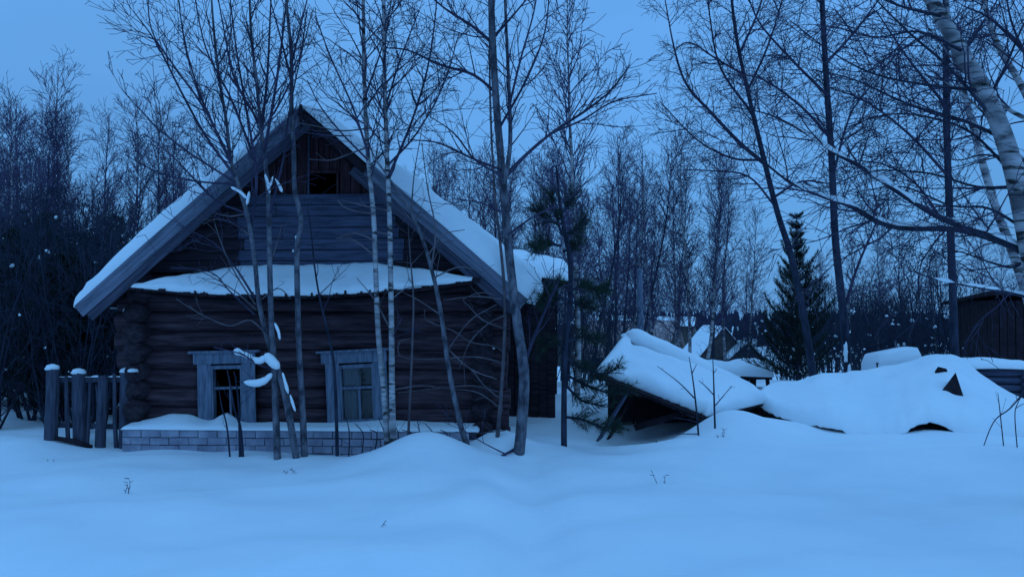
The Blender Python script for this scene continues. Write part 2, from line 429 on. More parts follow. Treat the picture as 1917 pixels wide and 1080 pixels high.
# the attached yard: a wider low roof at the back right with thick snow
YX, YF = 3.30, 3.6
for i in range(6):
    m = MB(); m.box((2.58 + i * .145, YF + rng.uniform(-.01, .01), 1.1), (.135, .03, 2.6), jit=.004, rnd=rng); m.build('yard_board', M_DARKH, HOUSE)
for i in range(29):
    m = MB(); m.box((YX + .04, YF + .1 + i * .15, 1.1), (.03, .138, 2.6), jit=.004, rnd=rng); m.build('yard_board', M_DARKH, HOUSE)
def yz(x): return 2.60 - .13 * (x - 2.0)
m = MB(); q = [Vector((2.0, YF - .35, yz(2.0))), Vector((3.62, YF - .35, yz(3.62))), Vector((3.62, 8.3, yz(3.62) + .08)), Vector((2.0, 8.3, yz(2.0) + .08))]
m.add(q + [p - Vector((0, 0, .07)) for p in q], [(0, 1, 2, 3), (7, 6, 5, 4), (0, 4, 5, 1), (1, 5, 6, 2), (2, 6, 7, 3), (3, 7, 4, 0)]); yr = m.build('yard_roof', M_DARK, HOUSE)
snow_slab(lambda u, v: Vector((1.95 + 1.74 * u, YF - .42 + 5.1 * v, yz(1.95 + 1.74 * u) + .01 + .08 * v)), lambda u, v: .40 * (1 + .25 * noise.noise(Vector((u * 3, v * 5, 2)))) * (1 - .12 * u), 26, 30, .13, .05).build('snow_cover', M_SNOW, yr, True)
# barge boards along the front verge
def barge(s, x0, x1, w, off, y, name='barge_board', mt=None):
    mt = mt or (M_BARGEL if s < 0 else M_BARGER)
    m = MB(); nrm = Vector((s * SLOPE, 0, 1)).normalized()
    k = 10; prof = []
    for i in range(k + 1):
        x = x0 + (x1 - x0) * i / k
        c = Vector((s * x, 0, zr(x))) - nrm * off
        j = 0.006 * noise.noise(Vector((x * 3, s, off * 9)))
        prof.append((c - nrm * (w / 2 + j), c + nrm * (w / 2 + j)))
    for i in range(k):
        (a0, a1), (b0, b1) = prof[i], prof[i + 1]
        vs = []
        for yy in (y, y + 0.028):
            vs += [q + Vector((0, yy, 0)) for q in (a0, a1, b1, b0)]
        fs = [(0, 3, 2, 1), (4, 5, 6, 7), (1, 2, 6, 5), (0, 4, 7, 3)]
        if i == 0: fs.append((0, 1, 5, 4))
        if i == k - 1: fs.append((3, 7, 6, 2))
        m.add(vs, fs)
    return m.build(name, mt, HOUSE)
barge(-1, 0.0, 3.07, 0.19, 0.065, -0.60)
barge(-1, 0.02, 3.03, 0.12, 0.216, -0.575, mt=M_BARGED[0])
barge(1, 0.0, 0.95, 0.09, 0.06, -0.60, mt=M_DARK)
barge(1, 0.92, 3.0, 0.17, 0.03, -0.60)
barge(1, 0.80, 2.95, 0.13, 0.178, -0.575, mt=M_BARGED[1])
m = MB(); m.box((0, -0.615, ZR - 0.11), (0.035, 0.03, 0.30)); m.build('ridge_post', M_DARK, HOUSE)
# gable: grey horizontal boards below, dark upright boards above, attic hatch
zb = 2.42; i = 0
while zb < 3.36:
    h = 0.155; zt = zb + h
    xw = (ZR - 0.06 - zt) / SLOPE
    if zb > 3.2: xw = min(xw, 1.15)
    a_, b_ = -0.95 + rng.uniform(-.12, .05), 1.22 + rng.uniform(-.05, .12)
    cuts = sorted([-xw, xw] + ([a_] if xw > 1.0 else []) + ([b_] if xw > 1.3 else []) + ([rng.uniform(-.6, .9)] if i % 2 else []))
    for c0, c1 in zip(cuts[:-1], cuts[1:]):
        gm = M_GREY if a_ - .01 <= c0 and c1 <= max(b_, 1.31) + .01 else M_DARKH  # outer boards in a darker tone than the centre ones
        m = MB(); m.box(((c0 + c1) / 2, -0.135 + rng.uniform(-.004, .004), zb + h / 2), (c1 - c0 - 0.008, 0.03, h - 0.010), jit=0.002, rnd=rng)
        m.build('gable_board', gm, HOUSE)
    zb = zt; i += 1
x = -1.25
while x < 1.25:
    w = 0.15; xc = x + w / 2; top = zr(abs(xc)) - 0.10; bot = zb - 0.05
    if top > bot + 0.08:
        spans = [(bot, top)]
        if -0.06 < xc < 0.36: spans = [(bot, 3.43), (3.80, top)]
        for b0, b1 in spans:
            if b1 - b0 < 0.03: continue
            m = MB(); m.box((xc, -0.07 + rng.uniform(-.008, .008), (b0 + b1) / 2), (w - 0.012, 0.03, b1 - b0), jit=0.003, rnd=rng); m.build('gable_board', M_BROWN, HOUSE)
    x += w
hatch = MB()
hatch.box((-0.075, -0.10, 3.61), (0.03, 0.05, 0.42)); hatch.box((0.375, -0.10, 3.61), (0.03, 0.05, 0.42))
hatch.box((0.15, -0.10, 3.415), (0.48, 0.06, 0.03)); hatch.box((0.15, -0.10, 3.815), (0.42, 0.05, 0.03))
hatch.build('attic_window', M_BROWN, HOUSE)
m = MB(); m.box((-0.03, -0.125, 3.85), (0.022, 0.02, 0.95)); m.build('batten', M_GREY, HOUSE)
m = MB(); v = [(-2.45, .0, 2.3), (2.45, .0, 2.3), (1.35, .0, 3.32), (-1.35, .0, 3.32)]
m.add(v + [(x_, .06, z_) for x_, _, z_ in v], [(0, 1, 2, 3), (7, 6, 5, 4), (0, 4, 5, 1), (1, 5, 6, 2), (2, 6, 7, 3), (3, 7, 4, 0)]); m.build('gable_backing', M_DARK, HOUSE)
m = MB(); v = [(-2.5, 8.0, 2.25), (2.5, 8.0, 2.25), (0, 8.0, 4.45)]
m.add(v + [(x_, 8.06, z_) for x_, _, z_ in v], [(0, 1, 2), (5, 4, 3), (0, 3, 4, 1), (1, 4, 5, 2), (2, 5, 3, 0)]); m.build('rear_gable', M_DARK, HOUSE)
m = MB(); m.box((2.95, 8.2, 1.1), (.9, .05, 2.7)); m.build('yard_rear_wall', M_DARK, HOUSE)
m = MB(); m.box((2.95, YF + .06, 1.1), (.84, .04, 2.6)); m.build('yard_lining', M_DARK, HOUSE)

# pent roof (awning) over the front wall, sagging, of separate planks under snow
AX0, AX1 = -2.32, 2.34
def awn_front(x):
    t = (x - AX0) / (AX1 - AX0)
    return 2.185 * (1 - t) + 2.27 * t - 0.17 * (max(0.0, math.sin(math.pi * t)) ** 0.9)
def awn_taper(x):
    t = (x - AX0) / (AX1 - AX0)
    return min(1.0, 0.04 + t / 0.34, 0.04 + (1 - t) / 0.34)
AWF = -0.66
m = MB(); k = 24
pts = [Vector((AX0 + 0.1 + (AX1 - AX0 - 0.2) * i / k, AWF + 0.16, awn_front(AX0 + 0.1 + (AX1 - AX0 - 0.2) * i / k) - 0.055)) for i in range(k + 1)]
m.tube(pts, 0.035, 6)
AWN = m.build('awning', M_DARK, HOUSE, True)
x = AX0
while x < AX1 - 0.02:
    w = rng.uniform(0.09, 0.13); xc = x + w / 2; tp = awn_taper(xc)
    yb = AWF + 0.54 * max(tp, 0.22); zf = awn_front(xc); zbk = zf + 0.40 * max(tp, 0.15)
    jit = rng.uniform(-0.035, 0.02); lift = rng.choice([0, 0, 0.006, 0.014, 0.02])
    m = MB(); m.quadbar((xc, AWF + jit, zf + lift - 0.004), (xc, yb, zbk), w - 0.012, 0.022, Vector((1, 0, 0))); m.build('plank', M_DARK, AWN)
    if rng.random() < 0.30:
        m = MB(); m.box((xc, AWF + 0.02, zf + 0.02 + lift), (0.03, 0.03, rng.uniform(0.04, 0.085)), jit=0.006, rnd=rng); m.build('plank_splinter', M_DARK, AWN)
    x += w
def abase(u, v):
    x = AX0 + 0.03 + u * (AX1 - AX0 - 0.06); tp = awn_taper(x); zf = awn_front(x)
    return Vector((x, AWF + 0.015 + 0.53 * max(tp, .2) * v, zf + 0.022 + 0.40 * max(tp, 0.14) * v))
def ath(u, v): return 0.075 * (0.7 + 0.3 * v) * (1 + 0.5 * noise.noise(Vector((u * 22, v * 2, 4)))) * min(1, u * 9, (1 - u) * 9) + 0.012
snow_slab(abase, ath, 90, 10, 0.02, 0.12, Vector((0, -0.5, 1)).normalized()).build('snow_cover', M_SNOW, AWN, True)

# windows
def window(cx, hw, z0, z1, tilt, ruined):
    Mt = Matrix.Translation((cx, 0, z0)) @ Matrix.Rotation(R(tilt), 4, 'Y') @ Matrix.Translation((-cx, 0, -z0))
    def bx(mb, c, s):
        q = MB(); q.box(c, s, jit=0.003, rnd=rng); q.v = [tuple(Mt @ Vector(v)) for v in q.v]; mb.add(q.v, q.f)
    zc = (z0 + z1) / 2; h = z1 - z0
    fr = MB()
    bx(fr, (cx - hw + .02, -.13, zc), (.05, .12, h)); bx(fr, (cx + hw - .02, -.13, zc), (.05, .12, h))
    bx(fr, (cx, -.128, z1 - .02), (hw * 2 - .052, .116, .05)); bx(fr, (cx, -.128, z0 + .02), (hw * 2 - .052, .116, .05))
    win = fr.build('window', M_CASE, HOUSE)
    def part(name, items, mt=M_CASE):
        q = MB()
        for c, s in items: bx(q, c, s)
        return q.build(name, mt, win)
    cw = 0.19
    part('casing', [((cx - hw - cw / 2 + .02, -.185, zc - .02), (cw, .035, h + .10))])
    part('casing', [((cx + hw + cw / 2 - .02, -.185, zc - .02), (cw, .035, h + .10))])
    part('header_board', [((cx - 0.02, -.19, z1 + .105), (hw * 2 + .40, .045, .15))])
    part('cornice', [((cx - 0.02, -.205, z1 + .195), (hw * 2 + .52, .075, .03))])
    part('transom', [((cx, -.135, z0 + h * .60), (hw * 2 - .054, .05, .035))])
    part('sill', [((cx, -.20, z0 - .035), (hw * 2 + .1, .10, .04))])
    if ruined:
        part('mullion', [((cx + hw * 0.15, -.132, z0 + h * .30), (.025, .04, h * .55))])
    else:
        part('mullion', [((cx + 0.02, -.132, z0 + h * .29), (.028, .04, h * .55))])
        part('pane', [((cx - hw * .42, -.128, z0 + h * .30), (hw * .75, .005, h * .5))], M_GLASS)
        part('pane', [((cx + hw * .45, -.128, z0 + h * .30), (hw * .72, .005, h * .5))], M_GLASS)
        part('pane', [((cx, -.128, z0 + h * .79), (hw * 1.76, .005, h * .30))], M_GLASS)
        q = MB(); k = 14
        vs = []
        for i in range(k + 1):
            xx = cx - hw * .86 + hw * 0.95 * i / k
            for zz, am in ((z0 + .04, 1), (z1 - .05, .5)):
                vs.append(Vector((xx, -.05 + .018 * am * math.sin(i * 1.9), zz)))
        q.add(vs, [(2 * i, 2 * i + 2, 2 * i + 3, 2 * i + 1) for i in range(k)])
        q.v = [tuple(Mt @ Vector(v)) for v in q.v]
        q.build('curtain', M_CURT, win, True)
        part('lower_board', [((cx - .02, -.178, z0 - .10), (hw * 2 + .02, .02, .14))])
    return win
window(*WIN[0], -1.5, True)
window(*WIN[1], -3.0, False)

# brick plinth with each brick apart and snow on its ledge
PX0, PX1, PY = -2.44, 2.36, -0.52
m = MB(); m.box(((PX0 + PX1) / 2, PY / 2 - 0.06, 0.02), (PX1 - PX0 - .03, -PY - .16, 0.50))
PL = m.build('plinth', M_MORT, HOUSE)
bm_ = MB(); bm_.box((0, 0, 0), (0.25, 0.12, 0.088)); BR = None
variants = []
for q in range(4):
    mm = MB(); mm.box((0, 0, 0), (0.25, 0.12, 0.088), jit=0.004, rnd=rng); me = bpy.data.meshes.new('brick'); me.from_pydata(mm.v, [], mm.f); me.materials.append(M_BRICK); variants.append(me)
for r_ in range(4):
    z = 0.285 - 0.05 - r_ * 0.1
    x = PX0 + (0.125 if r_ % 2 else 0.0)
    if r_ % 2:
        o = link(bpy.data.objects.new('brick', variants[0]), PL); o.scale = (0.46, 1, 1); o.location = (PX0 + 0.057, PY + .055, z)
    while x + 0.13 < PX1:
        o = link(bpy.data.objects.new('brick', rng.choice(variants)), PL)
        o.location = (x + 0.125, PY + 0.055 + rng.uniform(-.006, .006), z + rng.uniform(-.003, .003)); o.rotation_euler = (0, 0, R(rng.uniform(-.8, .8)))
        x += 0.261
def pbase(u, v):
    x = PX0 - 0.02 + u * (PX1 - PX0 + 0.04)
    return Vector((x, PY - 0.02 + v * (0.40), 0.288))
def pth(u, v):
    x = PX0 + u * (PX1 - PX0)
    h = 0.035 + 0.13 * math.exp(-((x + 1.80) / .38) ** 2) + 0.16 * math.exp(-((x + 1.12) / .13) ** 2) + 0.05 * math.exp(-((x - 1.2) / .7) ** 2)
    return (0.04 + h * v ** 0.8) * (1 + 0.12 * noise.noise(Vector((x * 4, v * 2, 0))))
snow_slab(pbase, pth, 80, 10, 0.01, 0.16).build('snow_cover', M_SNOW, PL, True)
# snow lodged on the log ends of the corner
for (x, y, z, r) in [(-2.60, -0.05, 1.90, .09), (-2.62, -0.02, 1.22, .06), (-2.42, -0.28, 1.06, .075), (-2.58, -.1, 1.60, .04), (2.52, -.1, 1.37, .05)]:
    m = MB(); m.blob((x, y, z), (r, r, r * (1.1 if z > 1.8 else .5)), seed=x * 7 + z); m.build('snow_cap', M_SNOW, HOUSE, True)

# ------------------------------------------------------------------ fence beside the house
FE = empty('picket_fence', (at(165, 830, 12.35).x, 12.35, 0)); fo = FE.location
tag(FE, 'crooked grey picket fence with snow caps at the left corner of the log house', 'fence')
pick = [(98, 690, 24, 1, -1.2), (124, 703, 8, 0, 2.0), (147, 698, 24, 1, 1.0), (169, 708, 7, 0, -2.5), (193, 703, 19, 0, -2.2), (214, 699, 8, 0, 1.8), (236, 696, 22, 1, -.8), (181, 720, 6, 0, 4)]
for (px, py, w, cap, tl) in pick:
    D = 12.35 + rng.uniform(-.05, .05); t = at(px, py, D); b = at(px, 832, D); b.z = gzs(b.x, D) - 0.15; w_ = w / F * D
    h = t.z - b.z; b.x += math.tan(R(tl)) * h
    m = MB()
    if w > 15: m.tube([b, b.lerp(t, .35), b.lerp(t, .7) + Vector((rng.uniform(-.012, .012), 0, 0)), t], [w_ * .52, w_ * .5, w_ * .49, w_ * .46], 11, jit=.05, rnd=rng)
    else: m.tube([b, b.lerp(t, .5) + Vector((rng.uniform(-.02, .02), 0, 0)), t], [w_ * .55, w_ * .5, w_ * .4], 7)
    m.build('picket', M_FENCE, FE, off=fo)
    if cap:
        m = MB(); m.blob(t + Vector((0, 0, .005)), (w_ * .56, w_ * .5, .06), seed=px); m.build('snow_cap', M_SNOW, FE, True, off=fo)
for (ya, za, zb_) in [(12.40, .93, .93), (12.41, .30, .27)]:
    m = MB(); a = at(88, 700, ya); b = at(240, 700, ya); a.z = za; b.z = zb_; m.quadbar(a, b, .07, .035); m.build('rail', M_FENCE, FE, off=fo)
    if za > .5:
        def rb(u, v, a=a, b=b): p = a.lerp(b, u); return Vector((p.x, p.y - .03 + .06 * v, p.z + .034))
        snow_slab(rb, lambda u, v: max(.004, .035 * (0.4 + noise.noise(Vector((u * 9, 0, 0))) * 1.5)), 40, 4, .03, .4).build('snow_cap', M_SNOW, FE, True, off=fo)
m = MB(); a = at(104, 826, 12.2); b = at(172, 832, 12.2); a.z = gzs(a.x, 12.2) + .05; b.z = gzs(b.x, 12.2) + .01; m.tube([a, a.lerp(b, .5) + Vector((0, 0, .02)), b], [.035, .04, .03], 7, jit=.08, rnd=rng); m.build('fallen_rail', M_DARK, FE, True, off=fo)

# ------------------------------------------------------------------ trees
def catmull(pts, per=6):
    P = [Vector(p) for p in pts]; P = [P[0] * 2 - P[1]] + P + [P[-1] * 2 - P[-2]]; out = []
    for i in range(1, len(P) - 2):
        for j in range(per):
            t = j / per; t2 = t * t; t3 = t2 * t
            out.append(0.5 * ((2 * P[i]) + (P[i + 1] - P[i - 1]) * t + (2 * P[i - 1] - 5 * P[i] + 4 * P[i + 1] - P[i + 2]) * t2 + (3 * P[i] - P[i - 1] - 3 * P[i + 1] + P[i + 2]) * t3))
    out.append(P[-2]); return out

class Wood:
    """polylines with radii, turned into ONE tube mesh"""
    def __init__(s): s.g = {}
    def add(s, pts, rad, sides):
        s.g.setdefault((len(pts), sides), []).append(([tuple(p) for p in pts], rad))
    def build(s, name, mt, parent, off):
        VV = []; FF = []; b = 0
        for (n, k), lst in s.g.items():
            P = np.array([a for a, _ in lst], float) - np.array(off); Rr = np.array([r for _, r in lst], float)
            T = np.empty_like(P); T[:, 1:-1] = P[:, 2:] - P[:, :-2]; T[:, 0] = P[:, 1] - P[:, 0]; T[:, -1] = P[:, -1] - P[:, -2]
            T /= np.linalg.norm(T, axis=2, keepdims=True) + 1e-9
            tot = P[:, -1] - P[:, 0]; ref = np.where(np.abs(tot[:, 2:3]) > 0.8 * np.linalg.norm(tot, axis=1, keepdims=True), np.array([[1.0, .13, .05]]), np.array([[.11, .17, 1.0]]))[:, None, :]
            E1 = np.cross(T, np.broadcast_to(ref, T.shape)); E1 /= np.linalg.norm(E1, axis=2, keepdims=True) + 1e-9; E2 = np.cross(T, E1)
            an = 2 * math.pi * np.arange(k) / k
            vv = P[:, :, None, :] + Rr[:, :, None, None] * (np.cos(an)[None, None, :, None] * E1[:, :, None, :] + np.sin(an)[None, None, :, None] * E2[:, :, None, :])
            m_ = len(lst); VV.append(vv.reshape(-1, 3))
            idx = (b + np.arange(m_)[:, None, None] * n * k + np.arange(n - 1)[None, :, None] * k); kk = np.arange(k)[None, None, :]; k2 = (np.arange(k)[None, None, :] + 1) % k
            FF.append(np.stack([idx + kk, idx + k2, idx + k + k2, idx + k + kk], -1).reshape(-1, 4)); b += m_ * n * k
        return mesh_np(name, np.concatenate(VV), np.concatenate(FF), mt, parent, True)

def rnd_perp(d, r):
    v = Vector((r.gauss(0, 1), r.gauss(0, 1), r.gauss(0, 1))); v -= d * v.dot(d)
    return v.normalized() if v.length > 1e-4 else Vector((1, 0, 0))

def grow(wd, r, p0, d0, Ln, r0, lvl, S):
    """S: dict of lists by level: n (children per metre), ang, ratio, gnarl, trop, seg, sides, rmin"""
    n = S['seg'][lvl]; p = Vector(p0); d = Vector(d0).normalized(); pts = [p.copy()]; dirs = [d.copy()]
    st = Ln / n
    for i in range(n):
        d = (d + rnd_perp(d, r) * (S['gnarl'][lvl] * r.random()) + Vector((0, 0, S['trop'][lvl])) * (1.0 / n) * 2).normalized()
        p = p + d * st; pts.append(p.copy()); dirs.append(d.copy())
    rm = S['rmin']; rad = [max(rm, r0 * (1 - 0.85 * i / n)) for i in range(n + 1)]
    wd.add(pts, rad, S['sides'][lvl])
    if lvl + 1 < S['levels']: sprout(wd, r, pts, rad, lvl + 1, S, Ln)

def sprout(wd, r, pts, rad, lvl, S, Ln=None, t0=0.15, bias=None):
    if Ln is None: Ln = sum((pts[i + 1] - pts[i]).length for i in range(len(pts) - 1))
    cnt = S['n'][lvl] * Ln; cnt = int(cnt) + (1 if r.random() < cnt % 1 else 0)
    for _ in range(cnt):
        t = t0 + (0.98 - t0) * r.random(); f = t * (len(pts) - 1); i = min(int(f), len(pts) - 2); q = f - i
        p = pts[i].lerp(pts[i + 1], q); d = (pts[i + 1] - pts[i]).normalized()
        a = R(S['ang'][lvl] + r.uniform(-12, 12)); pp = rnd_perp(d, r)
        if bias is not None:
            pp = (pp + bias).normalized(); pp -= d * pp.dot(d); pp = pp.normalized()
        nd = d * math.cos(a) + pp * math.sin(a)
        l_ = S['len'][lvl] * r.uniform(0.45, 1.15) * (1.15 - 0.55 * t)
        grow(wd, r, p, nd, l_, min(rad[i] * 0.6, S['r'][lvl]), lvl, S)

def style(**k):
    s = dict(levels=4, n=[0, 3.0, 5.0, 5.0], ang=[0, 48, 45, 45], len=[0, 1.5, 0.6, 0.28], r=[0, .012, .006, .004], gnarl=[.1, .28, .34, .4],
             trop=[0, .16, .10, .02], seg=[8, 7, 5, 3], sides=[7, 5, 3, 3], rmin=.0026)
    s.update(k); return s

def guided(pxpts, D, rpx, wander=0.12, seed=0, per=5, grnd=False):
    r = random.Random(seed); f1, f2 = r.uniform(.6, 1.3), r.uniform(0, 6)
    P = []
    for i, q in enumerate(pxpts):
        dd = (q[2] if len(q) > 2 else D) + wander * math.sin(f2 + f1 * i) * (1 if i else 0)
        P.append(at(q[0], q[1], dd))
    if grnd: P[0].z = gzs(P[0].x, P[0].y) - 0.12
    pts = catmull(P, per)
    if hasattr(rpx, '__len__'):
        rr = np.interp(np.linspace(0, 1, len(pts)), np.linspace(0, 1, len(rpx)), rpx)
    else: rr = np.full(len(pts), rpx)
    return pts, [float(x) / F * D for x in rr]

def snow_on(pts, rad, t0, t1, h, r, name='snow_cover'):
    """a strip of snow lying along the upper side of a limb"""
    m = MB(); n = len(pts); a = int(t0 * (n - 1)); b = max(a + 2, int(t1 * (n - 1)))
    seg = pts[a:b + 1]; rs = []; ps = []
    for i, p in enumerate(seg):
        t = i / max(1, len(seg) - 1); w = rad[min(a + i, n - 1)]
        e_ = min(1, 6 * t + .15, 6 * (1 - t) + .15) * (0.75 + 0.5 * noise.noise(p * 5))
        ps.append(p + Vector((0, 0, w * .75 + h * .25 * e_))); rs.append(max(.003, (w * .8 + h * .5) * e_))
    m.tube(ps, rs, 7); return m

def make_tree(name, label, group, base, trunks, limbs, bark, twig, cat='tree', snow=None, crown_parts=None):
    T = empty(name, base); tag(T, label, cat, group)
    for pts, rad in trunks:
        w = Wood(); w.add(pts, rad, 10); w.build('trunk', bark, T, base)
    return T

# --- styles
S_ALDER = style(levels=4, n=[0, 2.2, 4.5, 5.0], len=[0, 1.5, .55, .22], ang=[0, 42, 48, 45], trop=[0, .30, .12, .03], rmin=.0030, r=[0, .016, .007, .0042])
S_WILLOW = style(levels=4, n=[0, 4.0, 6.0, 4.5], len=[0, 1.0, .45, .2], ang=[0, 38, 42, 45], trop=[0, .22, .12, .03], rmin=.0034, r=[0, .010, .0065, .0045])
S_BIRCH = style(levels=4, n=[0, 4.6, 7.0, 6.0], len=[0, 1.25, .52, .26], ang=[0, 46, 42, 40], trop=[0, .22, .05, -.05], rmin=.0032, r=[0, .011, .006, .0042])
S_DROOP = style(levels=4, n=[0, 5.0, 7.5, 5.5], len=[0, 1.2, .52, .28], ang=[0, 44, 44, 42], trop=[0, -.02, -.12, -.22], rmin=.0030, gnarl=[.1, .30, .36, .42], r=[0, .010, .0058, .0038])
S_DROOP2 = dict(S_DROOP, n=[0, 5.0, 8.0, 6.5], rmin=.0037, r=[0, .012, .0068, .0046])
S_BARE = style(levels=3, n=[0, 2.2, 3.5], len=[0, .8, .35], ang=[0, 50, 45], trop=[0, .1, .05], rmin=.0028, r=[0, .008, .0045], seg=[8, 7, 5], sides=[7, 5, 3])

def tree(name, label, D, stems, S, bark=M_BARKG, twig=M_TWIG, limbs=(), limb_r=(4, 1.2), seed=1, group=None, t0=.35, snow=(), wander=.12, base=None, snowlimbs=(), cat='tree', bias=None, limbS=None, limbbark=None, strips=(), pale=(), rs=.76):
    r = random.Random(seed)
    st = [guided(p, D, [q * rs for q in rp], wander, seed + i, 6, True) for i, (p, rp) in enumerate(stems)]
    b = Vector(st[0][0][0]); b.z = gzs(b.x, b.y)
    T = empty(name, b); tag(T, label, cat, group)
    cw = Wood()
    for pts, rad in st:
        w = Wood(); w.add(pts, rad, 12); w.build('trunk', bark, T, b)
        if S is not None: sprout(cw, r, pts, rad, 1, S, t0=t0, bias=bias)
    for i, lm in enumerate(limbs):
        if isinstance(lm, tuple): lp, lr = lm
        else: lp, lr = lm, limb_r
        pts, rad = guided(lp, D, [q * (.85 if q > 1.3 else 1) for q in lr], wander * 2.0, seed * 13 + i, 5)
        if limbbark is not None or lr[0] > 5:
            w = Wood(); w.add(pts, rad, 8); w.build('limb', limbbark or bark, T, b)
        else: cw.add(pts, rad, 6)
        sprout(cw, r, pts, rad, 1 if lr[0] > 2.5 else 2, limbS or S, t0=.12)
        if i in snowlimbs:
            # snow lies in broken runs along the limb
            t = r.uniform(0.0, .05)
            while t < .72:
                t2 = min(.8, t + r.uniform(.12, .3)); mm = snow_on(pts, rad, t, t2, .035, r); mm.build('snow_cover', M_SNOW, T, True, off=b); t = t2 + r.uniform(.02, .08)
    if pale:  # side shoots in a paler twig colour, standing in for snow-bounced light
        SP = style(levels=3, n=[0, 2.2, 2.6], len=[0, .34, .16], ang=[0, 42, 42], trop=[0, .12, .02], rmin=.0026, r=[0, .005, .0038], seg=[6, 6, 4], sides=[5, 4, 3])
        for i, lp in enumerate(pale):
            pw = Wood(); pts, rad = guided(lp, D, (1.7, .7), wander, seed * 17 + i, 5); pw.add(pts, rad, 5); sprout(pw, r, pts, rad, 1, SP, t0=.2); pw.build('side_shoot', M_TWIGL, T, b)
    if cw.g: cw.build('crown', twig, T, b)
    for q_, (sp_, rp_) in enumerate(strips):
        pts = catmull([at(x_, y_, D - .10) for x_, y_ in sp_], 7); n_ = len(pts); m = MB(); rr = []
        for i_, p_ in enumerate(pts):
            t_ = i_ / (n_ - 1); e_ = math.sqrt(max(.02, 1 - abs(2 * t_ - 1) ** 2.6)); rr.append(rp_ / F * D * e_ * (1 + .45 * noise.noise(p_ * 9 + Vector((q_, 0, 0)))))
        m.tube(pts, rr, 10, jit=.07, rnd=r); m.build('snow_clump', M_SNOW, T, True, off=b)
    for (px, py, dd, a_, b_, c_, rz) in snow:
        m = MB(); Mr = Matrix.Rotation(R(rz), 3, 'Y'); big = Vector((1, 0, 0)) if a_ > c_ else Vector((0, 0, 1)); ml = max(a_, c_)
        for q_ in (-.55, 0, .5):
            k_ = r.uniform(.55, .8) if q_ else .72
            m.blob(at(px, py, dd) + Mr @ (big * (ml * q_)) + Vector((0, 0, r.uniform(-.012, .012))), (a_ * k_, b_ * k_ * 1.2, c_ * k_ * 1.15), Mr, seed=px * .37 + q_ * 5, amp=.5, nu=14, nv=10)
        m.build('snow_clump', M_SNOW, T, True, off=b)
    return T

# tall grey tree right of the house
tree('grey_tree', 'tall grey-barked bare tree rising from the snow at the right corner of the house', 11.35,
     [([(970, 862), (977, 790), (981, 700), (969, 610), (958, 520), (948, 420), (938, 300), (928, 180), (922, 60), (918, -80), (914, -300), (910, -480)], (14.5, 13.5, 13, 12, 11, 10.5, 9.5, 8.8, 8, 6.5, 4.5, 2))],
     S_BARE, M_BARKG, M_TWIG, seed=11, t0=.48,
     limbs=[([(942, 335), (985, 290), (1035, 248), (1100, 205), (1145, 168), (1180, 122)], (5, 1)),
            ([(1035, 248), (1090, 225), (1150, 190), (1230, 175)], (2.6, .9)),
            ([(944, 345), (955, 270), (953, 170), (948, 60), (944, -60), (945, -250)], (5.5, 2)),
            ([(953, 200), (975, 110), (1000, 20), (1010, -60)], (3, 1)),
            ([(930, 175), (885, 140), (825, 122), (765, 95), (720, 90)], (4.2, 1)),
            ([(926, 85), (885, 50), (835, 18), (790, -20)], (4.2, 1.4)),
            ([(938, 318), (880, 295), (820, 268), (770, 262)], (3, 1)),
            ([(935, 240), (985, 150), (1020, 60), (1030, -40)], (3.4, 1)),
            ([(924, 70), (960, 30), (1010, -30)], (3.4, 1.4)),
            ([(941, 330), (890, 300), (850, 250), (800, 215)], (2.8, .9)),
            ([(979, 690), (1000, 630), (1030, 560), (1044, 530)], (4.5, 2)),
            ([(950, 440), (1000, 405), (1060, 375), (1110, 330)], (2.6, .9)),
            ([(965, 840), (945, 850), (925, 858)], (3.5, 1.5)),
            ([(946, 400), (900, 380), (850, 372)], (2.6, .9))], limbS=S_WILLOW)
# thin brown sapling beside it with arching side shoots
tree('brown_sapling', 'thin brown-stemmed sapling with arching side shoots against the right corner logs of the house', 11.55,
     [([(930, 830), (938, 740), (944, 640), (945, 560), (938, 470), (926, 360), (918, 200), (916, 50), (912, -120)], (5.5, 4.5, 4.2, 4, 3.6, 3, 2.6, 2, 1))],
     S_BARE, M_TWIGL, M_TWIGL, seed=5, t0=.55,
     limbs=[([(944, 680), (890, 668), (810, 672), (752, 668), (748, 640), (775, 632)], (2, .8)), ([(940, 735), (885, 722), (830, 726), (745, 735)], (2, .8)),
            ([(942, 768), (895, 735), (845, 728)], (1.8, .7)), ([(945, 615), (905, 600), (875, 570), (868, 560), (900, 548), (930, 552)], (1.8, .7)),
            ([(944, 660), (925, 648), (880, 640), (850, 620), (800, 600), (795, 580)], (1.8, .7)), ([(946, 590), (915, 605), (880, 640), (860, 690)], (1.6, .7)),
            ([(946, 805), (905, 810), (880, 812)], (1.5, .7)), ([(940, 750), (905, 720), (880, 690), (840, 670)], (1.6, .7)), ([(938, 560), (890, 555), (830, 562)], (1.8, .7))], limbS=style(levels=3, n=[0, 0.7, 1.4], len=[0, .4, .2], ang=[0, 45, 45], trop=[0, .1, 0], rmin=.0026, r=[0, .006, .004], seg=[6, 6, 4], sides=[5, 4, 3]))
